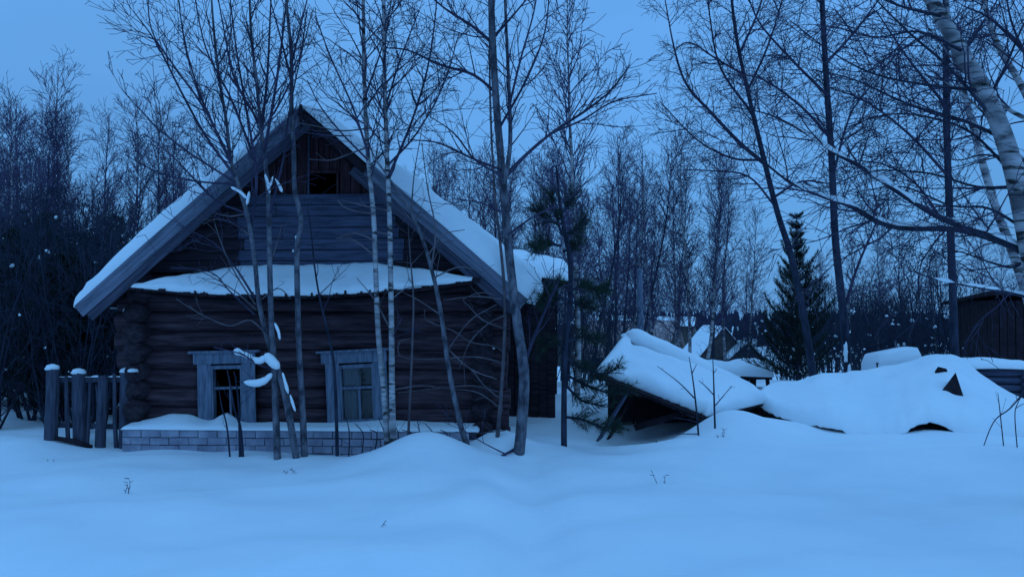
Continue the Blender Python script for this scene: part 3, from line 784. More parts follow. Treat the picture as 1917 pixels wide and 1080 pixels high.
# two birches before the right window
tree('young_birch', 'left one of two white-barked birches growing side by side before the right window', 11.2,
     [([(727, 850), (719, 740), (708, 620), (703, 500), (699, 400), (688, 280), (682, 150), (680, 0), (677, -160), (675, -300)], (7.5, 7, 6.5, 6.3, 6, 5.5, 5, 4.2, 3, 1.5))],
     S_BIRCH, M_BIRCH, M_TWIG, seed=21, t0=.5, pale=[[(695, 240), (640, 245), (590, 236), (545, 228)], [(690, 275), (655, 288), (620, 300), (578, 298)], [(699, 400), (668, 396), (645, 388), (632, 376)], [(701, 450), (670, 438), (640, 440)], [(703, 480), (660, 448), (635, 446)]], limbs=[ ([(690, 290), (660, 200), (620, 110), (590, 30)], (3, 1)), ([(684, 180), (715, 90), (740, 0)], (2.6, .9)), ([(689, 300), (640, 250), (600, 200), (575, 150)], (2.4, .9))])
tree('young_birch', 'right one of two white-barked birches growing side by side before the right window', 11.15,
     [([(737, 850), (734, 740), (733, 620), (731, 500), (729, 400), (724, 280), (720, 150), (718, 0), (716, -160), (715, -320)], (8, 7.5, 6.8, 6.5, 6, 5.5, 5, 4.2, 3, 1.5))],
     S_BIRCH, M_BIRCH, M_TWIG, seed=33, t0=.5, limbs=[([(728, 330), (770, 230), (800, 130), (815, 30), (820, -60)], (3.4, 1)), ([(726, 310), (780, 250), (830, 160), (860, 60)], (2.6, .9)), ([(722, 200), (750, 110), (785, 20)], (2.6, .9)), ([(732, 640), (745, 610), (752, 596)], (1.5, .7))], pale=[[(731, 440), (690, 432), (650, 440), (630, 447)], [(729, 395), (680, 385), (640, 375)], [(733, 620), (700, 560), (668, 520)], [(733, 560), (760, 540), (790, 535)], [(733, 730), (790, 722), (840, 728)]])
# straight grey stem
tree('grey_pole_tree', 'straight slender grey tree with a kinked stem between the two windows', 11.3,
     [([(571, 856), (566, 760), (560, 660), (557, 560), (556, 470), (563, 412), (552, 355), (550, 290), (546, 200), (545, 100), (536, 0), (530, -140), (528, -260)], (8.5, 8, 7.2, 7, 6.6, 6.4, 6.2, 6, 5.2, 4.4, 3.6, 2.4, 1.2))],
     S_BARE, M_BARKG, M_TWIG, seed=41, t0=.55, limbs=[([(546, 120), (560, 60), (580, -20)], (3, 1)), ([(545, 150), (525, 70), (500, -20)], (3, 1)), ([(548, 245), (600, 252), (660, 255)], (1.6, .7)), ([(557, 440), (540, 435)], (1.8, 1))],
     snow=[(556, 447, 11.2, .03, .03, .045, 0), (549, 470, 11.22, .02, .02, .02, 0)])
# many-stemmed sallow before the left window
tree('sallow', 'many-stemmed bare sallow with snow in its forks fanning up before the left gable', 11.25,
     [([(520, 852), (516, 760), (513, 680), (508, 600), (505, 500), (504, 420), (501, 350), (495, 290), (488, 235), (480, 150), (470, 60), (465, -80), (462, -200)], (9, 8.5, 8, 7, 6.5, 6, 5.5, 5, 4.6, 4, 3.2, 2.2, 1)),
      ([(558, 852), (536, 750), (518, 685), (497, 620), (484, 560), (476, 480), (462, 400), (446, 345), (432, 300), (424, 230), (408, 130), (396, 0), (390, -150)], (9, 8, 7.5, 6.5, 6, 5.5, 5.5, 5, 4.4, 4, 3.4, 2.4, 1))],
     S_WILLOW, M_BARKG, M_TWIG, seed=52, t0=.62,
     limbs=[([(432, 305), (402, 240), (372, 170), (346, 80), (330, -30)], (3.6, 1)), ([(470, 425), (480, 330), (460, 200), (442, 90), (425, -50)], (4, 1.2)),
            ([(440, 330), (385, 255), (338, 170), (292, 80), (250, 22)], (3.6, 1)), ([(495, 285), (515, 170), (530, 60), (542, -60)], (4, 1.2)),
            ([(446, 345), (370, 340), (300, 325), (235, 290)], (2.6, .8)), ([(446, 345), (360, 290), (295, 240), (240, 180)], (2.8, .8)),
            ([(462, 400), (400, 372), (330, 300), (270, 250)], (2.8, .9)), ([(490, 240), (500, 150), (505, 50), (510, -60)], (3.6, 1.2)), ([(470, 280), (430, 180), (385, 90), (360, -30)], (3.2, 1)),
            ([(505, 400), (530, 300), (540, 220), (560, 120), (585, 20)], (2.8, .9)), ([(488, 235), (440, 150), (420, 60), (400, -50)], (3, 1)),
            ([(478, 560), (440, 500), (400, 455), (330, 420)], (2.6, .8)), ([(478, 590), (430, 545), (395, 510), (320, 500)], (2, .8)), ([(464, 430), (430, 415), (400, 405)], (2, .8)),
            ([(508, 690), (480, 680), (450, 662), (400, 650)], (2.5, 1)), ([(505, 700), (485, 712), (455, 716)], (2.5, 1.2)), ([(432, 300), (380, 200), (330, 130), (285, 60), (275, -20)], (3, 1)), ([(470, 270), (520, 200), (560, 110), (575, 20)], (2.8, 1))],
     pale=[[(462, 400), (430, 405), (400, 398)], [(466, 440), (440, 420), (405, 410), (380, 420)], [(478, 570), (445, 520), (420, 470), (402, 420)], [(480, 580), (440, 545), (400, 520), (370, 505)], [(510, 640), (470, 600), (430, 610), (380, 590), (330, 560)], [(505, 500), (520, 450), (528, 420)], [(484, 565), (520, 540), (545, 560)]],
     strips=[([(438, 655), (452, 661), (473, 669)], 7), ([(470, 671), (485, 675), (501, 667)], 7.5), ([(496, 662), (510, 677), (523, 690)], 9), ([(456, 715), (480, 717), (497, 711), (509, 699)], 7),
             ([(432, 350), (450, 360), (462, 372)], 3.2), ([(462, 384), (467, 358)], 3.0), ([(496, 326), (502, 346), (505, 362)], 3.0), ([(511, 330), (505, 352)], 2.4), ([(515, 334), (524, 350), (528, 360)], 2.8),
             ([(507, 538), (509, 556), (511, 575)], 2.6), ([(514, 604), (521, 620), (524, 636)], 3.4), ([(529, 697), (533, 712), (540, 737)], 3.0), ([(543, 738), (548, 755), (553, 770)], 3.2)])
# leaning sapling
tree('leaning_sapling', 'slim sapling leaning left across the wall beside the right birch', 11.3,
     [([(882, 842), (862, 795), (840, 690), (826, 590), (812, 520), (790, 445), (762, 385), (722, 325), (700, 292), (680, 240)], (7.5, 6.8, 6, 5.4, 5, 4.2, 3.6, 2.6, 1.8, 1))],
     S_BARE, M_BARKG, M_TWIGL, seed=61, t0=.35, pale=[[(812, 520), (860, 500), (905, 510)], [(800, 480), (830, 440), (870, 430)], [(826, 590), (780, 560), (750, 545)], [(835, 650), (880, 690), (930, 710)]], limbs=[([(808, 500), (815, 430), (800, 350), (790, 270)], (2.4, .8)), ([(770, 400), (775, 330), (790, 240)], (2, .8)), ([(835, 660), (880, 600), (930, 570)], (1.6, .7))])
tree('wall_sapling', 'thin dark sapling standing at the left edge of the right window', 11.6,
     [([(632, 850), (628, 730), (621, 655), (600, 565), (589, 500), (582, 430), (575, 380)], (4.5, 3.8, 3, 2.4, 2.2, 1.6, .8))], S_BARE, M_BARKD, M_TWIG, seed=71, t0=.45)
tree('wall_sapling', 'thin pale sapling standing between the right birch and the leaning sapling', 11.7,
     [([(762, 850), (768, 740), (772, 640), (774, 560), (768, 480), (764, 420)], (3.5, 3, 2.6, 2.2, 1.6, .8))], S_BARE, M_TWIGL, M_TWIGL, seed=72, t0=.45)
tree('window_shrub', 'small dark shrub of upright stems growing in the snow below the left window', 11.5,
     [([(456, 852), (450, 800), (440, 770), (430, 715), (425, 690)], (3.6, 3.2, 2.6, 2, 1.2)), ([(450, 850), (448, 790), (447, 760), (442, 715), (438, 695)], (3.4, 3, 2.6, 2, 1.2)),
      ([(432, 846), (425, 800), (415, 760), (408, 715)], (2.4, 2, 1.6, .9))], style(levels=3, n=[0, 1.8, 2.0], len=[0, .3, .15], rmin=.0026, r=[0, .005, .004], seg=[6, 5, 4], sides=[5, 4, 3], ang=[0, 45, 45], trop=[0, .1, 0]), M_BARKD, M_TWIG, seed=81, t0=.2, cat='shrub')
tree('ledge_shrub', 'low tangle of thin dry shoots in front of the brick plinth below the right window', 11.6,
     [([(652 + k * 22, 848), (654 + k * 22 + (k % 3) * 4, 815), (648 + k * 22 - (k % 2) * 6, 780 + (k % 3) * 12)], (1.8, 1.4, .8)) for k in range(9)], style(levels=2, n=[0, 4.0], len=[0, .18], rmin=.0024, r=[0, .004], seg=[6, 4], sides=[5, 3], ang=[0, 45], trop=[0, .1]), M_BARKD, M_TWIG, seed=83, t0=.2, cat='shrub')

# right-hand trees
tree('leaning_alder', 'dark slender tree leaning left behind the fallen roof with wide-spread fine branches', 18.6,
     [([(1528, 740), (1506, 600), (1481, 480), (1456, 400), (1433, 310), (1402, 180), (1377, 60), (1364, -70), (1355, -200)], (10, 9, 8, 7, 6.4, 5, 4, 2.6, 1.2))],
     S_DROOP2, M_BARKD, M_TWIG, seed=91, t0=.5, limbs=[([(1433, 308), (1385, 268), (1332, 212), (1285, 158), (1262, 90), (1245, 0)], (5, 1)), ([(1425, 300), (1370, 296), (1305, 262), (1235, 190)], (3, .9)), ([(1410, 215), (1350, 130), (1330, 40), (1320, -60)], (3, .9)),
            ([(1448, 370), (1500, 340), (1560, 345)], (3, 1)), ([(1450, 385), (1400, 330), (1330, 320), (1280, 318)], (2.6, .8)), ([(1392, 140), (1340, 110), (1290, 80), (1255, 100)], (2.6, .8)), ([(1385, 100), (1420, 20), (1440, -60)], (3, 1)), ([(1400, 170), (1440, 80), (1470, -20)], (3, 1))])
tree('dark_tree', 'tall dark straight trunk standing behind the fallen roof beside the leaning slender tree', 17.5,
     [([(1592, 760), (1580, 600), (1564, 450), (1557, 300), (1547, 150), (1539, 0), (1533, -200), (1530, -400)], (13, 11.5, 10.5, 9.5, 8.5, 7.5, 5, 2))],
     S_DROOP2, M_BARKD, M_TWIG, seed=95, rs=.64, t0=.42, limbs=[([(1580, 580), (1605, 500), (1635, 430), (1650, 390)], (3.5, 1)), ([(1562, 320), (1580, 250), (1600, 200), (1640, 150)], (3, 1)), ([(1555, 260), (1500, 200), (1430, 150), (1380, 140)], (3.5, 1)), ([(1545, 120), (1600, 60), (1660, -20)], (4, 1)), ([(1550, 180), (1480, 110), (1420, 40), (1390, -40)], (3.5, 1))], snow=[(1583, 665, 17.3, .05, .05, .16, 0), (1590, 690, 17.3, .04, .04, .08, 0)])
tree('dark_tree', 'tall dark straight trunk standing behind the log crib on the snowbank', 18.0,
     [([(1792, 760), (1787, 640), (1780, 450), (1774, 300), (1771, 150), (1770, 0), (1769, -200), (1768, -400)], (12.5, 11.5, 10.5, 9.8, 9, 8.2, 6, 2))],
     S_DROOP2, M_BARKD, M_TWIG, seed=97, rs=.64, t0=.42, limbs=[([(1775, 330), (1700, 250), (1620, 190), (1540, 160)], (3.5, 1)), ([(1780, 440), (1720, 350), (1660, 310), (1600, 300)], (3, 1)), ([(1771, 150), (1830, 60), (1880, -20)], (3.5, 1)), ([(1772, 200), (1700, 110), (1640, 20)], (3.5, 1))])
# the near old birch whose foot stands outside the picture
tree('old_birch', 'thick white-barked old birch leaning left with long snow-lined lower limbs', 8.2,
     [([(1985, 975), (1972, 800), (1955, 620), (1925, 450), (1893, 300), (1852, 190), (1795, 90), (1743, 0), (1690, -90), (1640, -200), (1600, -330)], (26, 24, 22, 20, 19, 17.5, 16, 14, 11, 7, 3))],
     S_BARE, M_BIRCH, M_TWIG, seed=101, rs=.9, t0=.5, wander=.15, limbbark=M_BARKD, limbS=S_DROOP,
     limbs=[([(1950, 500), (1900, 462), (1800, 430), (1700, 427), (1648, 417), (1590, 385), (1545, 370), (1480, 342), (1425, 300), (1380, 270)], (12, 10, 8.5, 7, 6, 5, 4, 3, 2, 1)),
            ([(1935, 480), (1860, 445), (1770, 412), (1700, 372), (1620, 318), (1560, 285), (1500, 245), (1440, 215), (1370, 200)], (9, 7.5, 6.5, 5.5, 4.5, 3.5, 2.6, 1.8, 1)),
            ([(1945, 560), (1890, 548), (1830, 538), (1760, 525), (1700, 505)], (5, 3.5, 2.5, 1.5, 1)),
            ([(1905, 350), (1830, 350), (1740, 325), (1640, 320), (1560, 345)], (5, 3, 2.2, 1.5, 1)),
            ([(1880, 260), (1800, 225), (1700, 195), (1600, 150), (1520, 130)], (5, 3.5, 2.5, 1.6, 1)),
            ([(1840, 170), (1740, 160), (1640, 140), (1560, 100), (1480, 40)], (4.5, 3, 2.2, 1.5, 1)),
            ([(1800, 95), (1720, 60), (1640, 70), (1560, 50)], (4, 2.5, 1.8, 1)),
            ([(1760, 30), (1680, 10), (1600, -30), (1540, -60)], (4, 2.5, 1.8, 1)),
            ([(1870, 235), (1780, 130), (1700, 60), (1620, -20)], (4.5, 3.2, 2.2, 1)),
            ([(1900, 330), (1820, 250), (1740, 220), (1660, 215), (1580, 240)], (3.6, 2.6, 1.8, 1)),
            ([(1920, 430), (1850, 390), (1780, 385), (1690, 350), (1600, 360)], (3.6, 2.6, 1.8, 1)),
            ([(1850, 185), (1880, 130), (1910, 60), (1950, -20)], (4, 3, 2, 1)), ([(1893, 300), (1840, 290), (1790, 300), (1720, 280)], (3, 2, 1.4, 1)),
            ([(1930, 470), (1900, 500), (1850, 490), (1790, 470), (1740, 480)], (3.6, 2.6, 1.8, 1))],
     snowlimbs=(0, 1, 2))
tree('white_birch', 'slender second birch leaning left just behind the thick old birch', 10.5,
     [([(1985, 820), (1940, 620), (1895, 470), (1868, 400), (1838, 300), (1812, 200), (1790, 120), (1772, 0), (1755, -150)], (13, 12, 11, 10, 9, 8, 6.5, 4.5, 2))],
     style(levels=4, n=[0, 2.2, 5.0, 5.0], len=[0, .9, .45, .25], ang=[0, 46, 42, 40], trop=[0, .05, -.08, -.15], rmin=.003, r=[0, .009, .0055, .0038]), M_BIRCH, M_TWIG, seed=103, t0=.5)
tree('white_birch', 'grey-white birch stem slanting across the upper crown of the thick old birch', 9.6,
     [([(2120, 870), (2060, 560), (1990, 330), (1917, 170), (1868, 85), (1842, 0), (1825, -120)], (12, 11, 10, 8.5, 7.5, 6, 3))],
     S_BARE, M_BIRCH, M_TWIG, seed=107, t0=.45, limbS=S_DROOP, limbs=[([(1960, 240), (1880, 200), (1800, 130), (1730, 40)], (6, 4, 2.5, 1)), ([(1990, 330), (1917, 300), (1860, 230), (1780, 160), (1700, 130)], (6, 4.5, 3, 2, 1)), ([(1940, 120), (1860, 40), (1800, 10)], (5, 3, 1)), ([(1970, 200), (1900, 60), (1880, -30)], (4, 2.5, 1))])
# saplings on the drift before the fallen roof
tree('drift_sapling', 'thin bare sapling on the drift in front of the fallen roof, left of its twin', 12.4,
     [([(1309, 818), (1303, 760), (1297, 710), (1290, 668)], (2.6, 2.2, 1.7, .8))], None, M_BARKD, M_TWIG, seed=111, limbs=[([(1300, 745), (1270, 715), (1230, 685)], (1.6, .6)), ([(1307, 812), (1280, 812), (1240, 811)], (1.4, .6)), ([(1305, 790), (1285, 785), (1262, 782)], (1.2, .5)), ([(1295, 700), (1304, 682)], (1.2, .5))], limbS=style(levels=3, n=[0, 1, 2.5], len=[0, .2, .12], rmin=.0024, r=[0, .004, .003], seg=[5, 4, 4], sides=[4, 3, 3], ang=[0, 45, 45], trop=[0, .1, 0]), cat='sapling')
tree('drift_sapling', 'thin bare sapling on the drift in front of the fallen roof, right of its twin', 12.6,
     [([(1339, 808), (1337, 750), (1336, 710), (1334, 660)], (2.6, 2.2, 1.7, .8))], None, M_BARKD, M_TWIG, seed=113, limbs=[([(1338, 760), (1355, 740), (1370, 722)], (1.4, .6)), ([(1337, 740), (1320, 722), (1308, 712)], (1.4, .6)), ([(1335, 700), (1342, 690)], (1.1, .5))], limbS=style(levels=3, n=[0, 1, 2.5], len=[0, .2, .12], rmin=.0024, r=[0, .004, .003], seg=[5, 4, 4], sides=[4, 3, 3], ang=[0, 45, 45], trop=[0, .1, 0]), cat='sapling')
tree('drift_sapling', 'arching bare sapling on the snow in front of the log crib', 12.3,
     [([(1835, 815), (1860, 790), (1890, 765), (1917, 735), (1960, 690)], (1.0, 1.3, 1.6, 1.6, .8)), ([(1905, 812), (1900, 780), (1905, 755), (1917, 735)], (1.4, 1.2, 1, .7)), ([(1880, 810), (1872, 770), (1868, 735)], (1.4, 1.2, .7))], style(levels=3, n=[0, 2.5, 2.5], len=[0, .3, .12], rmin=.0024, r=[0, .004, .003], seg=[5, 4, 4], sides=[4, 3, 3], ang=[0, 45, 45], trop=[0, .1, 0]), M_BARKD, M_TWIG, seed=115, t0=.2, cat='sapling')

# ------------------------------------------------------------------ conifers
def needles(name, segs, r, per_m, ln, wd, mt, parent, off, fwd=.75):
    """many needle triangles along twigs; segs: (a, b)"""
    A = []; 
    for a, b in segs:
        d = b - a; Ls = d.length
        if Ls < 1e-4: continue
        d = d / Ls
        for _ in range(max(2, int(Ls * per_m))):
            p = a.lerp(b, r.random()); q = rnd_perp(d, r); n = (d * fwd + q * r.uniform(.6, 1.0) + Vector((0, 0, .12))).normalized()
            s_ = n.cross(q + Vector((.1, .2, .3))).normalized() * wd; l_ = ln * r.uniform(.7, 1.2)
            A += [p - s_, p + s_, p + n * l_]
    Vn = np.array([tuple(v) for v in A]) - np.array(off); Fn = np.arange(len(A)).reshape(-1, 3)
    return mesh_np(name, Vn, Fn, mt, parent, False, True)

def conifer(name, label, base, H, Rm, r, whorls, per, droop, mt, ln, wd, per_m, group=None, t0=.12, up=.0, bark=M_BARKD, lean=(0, 0), snow_n=0, cat='conifer'):
    T = empty(name, base); tag(T, label, cat, group); b = Vector(base)
    n = 10; tp = [b + Vector((lean[0] * (i / n) * H, lean[1] * (i / n) * H, H * i / n)) for i in range(n + 1)]
    w = Wood(); w.add(tp, [max(.006, .012 * H * (1 - .95 * i / n)) for i in range(n + 1)], 8); w.build('trunk', bark, T, b)
    br = Wood(); segs = [(tp[-2], tp[-1])]; clumps = []
    for k in range(whorls):
        t = t0 + (1 - t0) * (k + .5) / whorls; L_ = Rm * (1 - t) ** .8 + .12
        f = t * n; i = min(int(f), n - 1); c = tp[i].lerp(tp[i + 1], f - i)
        ph0 = r.uniform(0, 6.28)
        for j in range(per):
            ph = ph0 + 6.283 * j / per + r.uniform(-.3, .3); l_ = L_ * r.uniform(.6, 1.15)
            d = Vector((math.cos(ph), math.sin(ph), droop + up * t + r.uniform(-.12, .12))).normalized(); p = c.copy(); pts = [p.copy()]
            m_ = 6
            for q in range(m_):
                d = (d + rnd_perp(d, r) * .12 + Vector((0, 0, .10))).normalized(); p = p + d * (l_ / m_); pts.append(p.copy())
            br.add(pts, [max(.003, .014 * l_ * (1 - q / (m_ + .5))) for q in range(m_ + 1)], 4)
            for q in range(2, m_): segs.append((pts[q], pts[q + 1]))
            for q in range(1, m_ + 1):
                for s_ in (-1, 1):
                    dd = (pts[q] - pts[q - 1]).normalized(); sd = dd.cross(Vector((0, 0, 1))).normalized() * s_
                    l2 = l_ * .38 * (1 - .55 * q / m_) * r.uniform(.6, 1.2); e_ = pts[q] + (dd * .8 + sd * .7 + Vector((0, 0, .1 + up * .6))).normalized() * l2
                    segs.append((pts[q], e_)); br.add([pts[q], e_], [.004, .003], 3)
            if r.random() < snow_n: clumps.append(pts[r.randint(2, m_)])
    br.build('branchwork', bark, T, b)
    needles('crown', segs, r, per_m, ln, wd, mt, T, b)
    for c in clumps:
        m = MB(); s_ = r.uniform(.05, .13); m.blob(c + Vector((0, 0, .03)), (s_ * 1.5, s_, s_ * .6), seed=c.x * 3 + c.z, nu=8, nv=6); m.build('snow_clump', M_SNOW, T, True, off=b)
    return T

rc = random.Random(77)
def gbase(px, D): 
    p = at(px, 700, D); return (p.x, D, gzs(p.x, D) - .02)
# young pine at the house's right corner: separate soft boughs
def pine_boughs(name, label, D, stem, rpx, boughs, seed):
    r = random.Random(seed); pts, rad = guided(stem, D, rpx, .05, seed, 6, True); b = Vector(pts[0]); b.z = gzs(b.x, b.y)
    T = empty(name, b); tag(T, label, 'conifer'); w = Wood(); w.add(pts, rad, 9); w.build('trunk', M_BARKD, T, b)
    segs = []
    for bp in boughs:
        br = Wood()
        dz = r.uniform(-.5, .5); q = [(x, y, D + dz * i / (len(bp) - 1)) for i, (x, y) in enumerate(bp)]
        bpts, brad = guided(q, D, (3.0, 1.0), .03, seed + len(segs), 5); br.add(bpts, brad, 5)
        n = len(bpts)
        for i in range(2, n - 1):
            segs.append((bpts[i], bpts[i + 1])); d = (bpts[i + 1] - bpts[i]).normalized()
            for s_ in range(5):
                e_ = bpts[i] + (d * .8 + rnd_perp(d, r) * .7 + Vector((0, 0, .15))).normalized() * r.uniform(.10, .24); segs.append((bpts[i], e_)); br.add([bpts[i], e_], [.004, .0025], 3)
        br.build('bough', M_BARKD, T, b)
    needles('crown', segs, r, 170, .085, .0024, M_NEED, T, b, .55)
    return T
pine_boughs('young_pine', 'young green pine with soft tufted boughs at the right corner of the log house', 11.9,
    [(1056, 845), (1056, 760), (1058, 660), (1068, 560), (1066, 480), (1054, 420), (1046, 360), (1042, 310)], (6, 5.5, 5, 5, 4.5, 4, 2.5, 1.2),
    [[(1050, 420), (1020, 410), (1000, 390)], [(1052, 440), (1080, 430), (1095, 410)], [(1050, 460), (1015, 455), (1000, 470)], [(1052, 440), (1040, 400), (1030, 360)], [(1052, 400), (1065, 380), (1075, 360)], [(1055, 470), (1075, 465), (1090, 445)],
     [(1066, 560), (1030, 555), (1005, 570)], [(1066, 545), (1095, 535), (1120, 545), (1138, 540)], [(1066, 565), (1090, 570), (1115, 580)], [(1064, 540), (1045, 530), (1025, 540)],
     [(1060, 650), (1030, 640), (1010, 650)], [(1060, 640), (1095, 630), (1125, 640)], [(1058, 670), (1090, 690), (1130, 700), (1160, 685)], [(1058, 700), (1095, 720), (1140, 735), (1175, 728)], [(1058, 720), (1090, 750), (1130, 760)],
     [(1057, 780), (1090, 785), (1130, 800), (1160, 795)]], 5)
conifer('spruce', 'small dark spruce behind the woodshed on the slope', gbase(1493, 21), 4.25, 1.15, rc, 16, 7, .25, M_NEEDD, .09, .007, 120, up=.5, t0=.05, snow_n=.05)
for i, (px, D, H) in enumerate([(18, 17, 4.2), (85, 19, 4.8), (150, 18, 4.3), (215, 20, 4.9), (118, 15.5, 3.5), (40, 22, 5.3), (-30, 18.5, 4.6), (180, 15.8, 3.3)]):
    conifer('thicket_spruce', 'dark young spruce in the black thicket beyond the picket fence', gbase(px, D), H * .82, 1.25, rc, 24, 6, .1, M_NEEDD, .11, .009, 60, group='spruces of the thicket beyond the fence', t0=.05, snow_n=0)

# ------------------------------------------------------------------ the wood: prototypes copied
def proto(seed, H, S, bark, twig, r0, wob=.25, t0=.22, stems=1, spread=.2):
    r = random.Random(seed); T = empty('forest_birch', (0, 0, 0)); cw = Wood()
    for s_ in range(stems):
        n = 12; p = Vector((r.uniform(-.15, .15) if s_ else 0, r.uniform(-.15, .15) if s_ else 0, -.25)); d = Vector((r.uniform(-spread, spread), r.uniform(-spread, spread), 1)).normalized(); pts = [p.copy()]
        for i in range(n):
            d = (d + rnd_perp(d, r) * wob * .22 + Vector((0, 0, .12))).normalized(); p = p + d * (H / n); pts.append(p.copy())
        rad = [max(.008, r0 * (1 - .93 * i / n)) for i in range(n + 1)]
        w = Wood(); w.add(pts, rad, 7); w.build('trunk', bark, T, (0, 0, 0)); sprout(cw, r, pts, rad, 1, S, t0=t0)
    cw.build('crown', twig, T, (0, 0, 0)); return T
S_FAR = style(levels=4, n=[0, 6.5, 5.6, 4.6], len=[0, 1.6, .75, .38], ang=[0, 40, 38, 40], trop=[0, .34, .14, .03], rmin=.0058, r=[0, .016, .0085, .0065], seg=[8, 6, 4, 3], sides=[6, 4, 3, 3])
S_BUSH = style(levels=4, n=[0, 3.4, 4.0, 4.0], len=[0, 1.0, .5, .28], ang=[0, 40, 42, 42], trop=[0, .3, .12, .03], rmin=.0042, r=[0, .011, .007, .005], seg=[8, 6, 4, 3], sides=[6, 4, 3, 3])
rf = random.Random(4)
P_B = [proto(200 + i, 8.6, S_FAR, M_BIRCH if i % 2 == 0 else M_BARKD, M_TWIGF, .075) for i in range(4)]
P_S = [proto(300 + i, 3.0, S_BUSH, M_BARKD, M_BARKD, .022, .5, .12, 6, .55) for i in range(3)]

used = set()
def plant(protos, name, px, D, s, label, group, cat='tree'):
    P = rf.choice(protos)
    o = P if P.name not in used else copy_tree(P)
    used.add(P.name)
    g = gbase(px, D); o.name = name; o.location = g; o.rotation_euler = (0, 0, rf.uniform(0, 6.28)); o.scale = (s, s, s * rf.uniform(.95, 1.08))
    for k_ in ('label', 'category', 'group'):
        if k_ in o: del o[k_]
    tag(o, label, cat, group); return o
# note: the prototypes themselves are the first planted trees
PROTO_KIDS = {p.name: list(KIDS[p.name]) for p in P_B + P_S}
def copy_tree(P):
    c = P.copy(); COL.objects.link(c)
    for ch in PROTO_KIDS[P['proto']]:
        d = ch.copy(); COL.objects.link(d); d.parent = c
    return c
for p in P_B + P_S: p['proto'] = p.name
def plant(protos, name, px, D, s, label, group, cat='tree'):
    P = rf.choice(protos)
    if P['proto'] in used: o = copy_tree(P)
    else: o = P; used.add(P['proto'])
    g = gbase(px, D); o.name = name; o.location = g; o.rotation_euler = (0, 0, rf.uniform(0, 6.28)); o.scale = (s, s, s * rf.uniform(.95, 1.08))
    if cat == 'tree' and label.startswith('bare slender tree'):
        st = 'white-stemmed' if PROTO_KIDS[P['proto']][0].data.materials[0] == M_BIRCH else 'dark-stemmed'
        label = label.replace('bare slender', 'bare ' + st); group = (st + ' ' + group)
    tag(o, label, cat, group); return o

# left wood
for i in range(64):
    px = rf.uniform(-140, 500); D = rf.uniform(20, 40)
    env = np.interp(px, [-140, 0, 60, 130, 160, 235, 300, 480], [150, 170, 120, 230, 250, 120, 230, 300]) + rf.uniform(0, 1) ** 1.3 * 200
    s = (CZ + (580 - env) / F * D - gzs(at(px, 600, D).x, D)) / 8.9
    plant(P_B, 'forest_birch', px, D, s, 'bare slender tree in the dense wood left of the log house', 'trees of the wood left of the house')
# behind the house and to its right
for i in range(34):
    px = rf.uniform(700, 1180); D = rf.uniform(25, 42)
    env = np.interp(px, [700, 800, 880, 960, 1050, 1130, 1180], [330, 285, 260, 250, 240, 270, 290]) + rf.uniform(0, 130)
    s = (CZ + (580 - env) / F * D - gzs(at(px, 600, D).x, D)) / 8.9
    plant(P_B, 'forest_birch', px, D, s, 'bare slender tree in the wood behind the right slope of the house roof', 'trees of the wood behind the house')
plant([P_B[0]], 'forest_birch', 1078, 19.5, 1.03, 'tall white-stemmed birch rising above the snowy back corner of the house roof', None)
for px, env, D in [(1160, 290, 36), (1192, 262, 34), (1205, 330, 40), (1240, 262, 33), (1262, 330, 38), (1290, 250, 34), (1312, 245, 33), (1335, 262, 35), (1362, 300, 37), (1275, 300, 41), (1225, 330, 42), (1395, 360, 38)]:
    s = (CZ + (580 - env) / F * D - gzs(at(px, 600, D).x, D)) / 8.9
    plant(P_B, 'forest_birch', px, D, s, 'bare birch in the clump behind the fallen roof and the village sheds', 'birches of the clump behind the fallen roof')
for i in range(12):
    px = rf.uniform(1420, 1960); D = rf.uniform(34, 55); env = rf.uniform(380, 520)
    s = (CZ + (580 - env) / F * D - gzs(at(px, 600, D).x, D)) / 8.9
    plant(P_B, 'forest_birch', px, D, s, 'distant bare tree on the slope behind the snow-covered mound', 'trees on the slope behind the mound')
for i in range(14):
    px = rf.uniform(1980, 2700); D = rf.uniform(22, 45); plant(P_B, 'forest_birch', px, D, rf.uniform(.75, 1.05), 'bare tree standing behind the dark board shed', 'trees behind the board shed')
# shrubs
for i in range(26):
    px = rf.uniform(-60, 235); D = rf.uniform(13.6, 19); plant(P_S, 'bare_shrub', px, D, rf.uniform(.8, 1.35), 'bare bushy shrub in the black thicket beyond the picket fence', 'shrubs of the thicket beyond the fence', 'shrub')
for i in range(12):
    px = rf.uniform(1000, 1160); D = rf.uniform(20, 27); plant(P_S, 'bare_shrub', px, D, rf.uniform(.6, .95), 'bare bushy shrub between the log house and the fallen roof', 'shrubs behind the young pine', 'shrub')
for i in range(46):
    px = rf.uniform(1410, 1960); D = rf.uniform(21, 42); plant(P_S, 'snowy_shrub', px, D, rf.uniform(.65, 1.05) * (1 + (D - 21) / 45), 'snow-flecked bare shrub on the dark slope behind the mound', 'shrubs on the slope behind the mound', 'shrub')
for i in range(10):
    px = rf.uniform(1190, 1420); D = rf.uniform(26, 45); plant(P_S, 'bare_shrub', px, D, rf.uniform(.5, .8), 'low bare shrub among the village sheds beyond the fallen roof', 'shrubs by the village sheds', 'shrub')
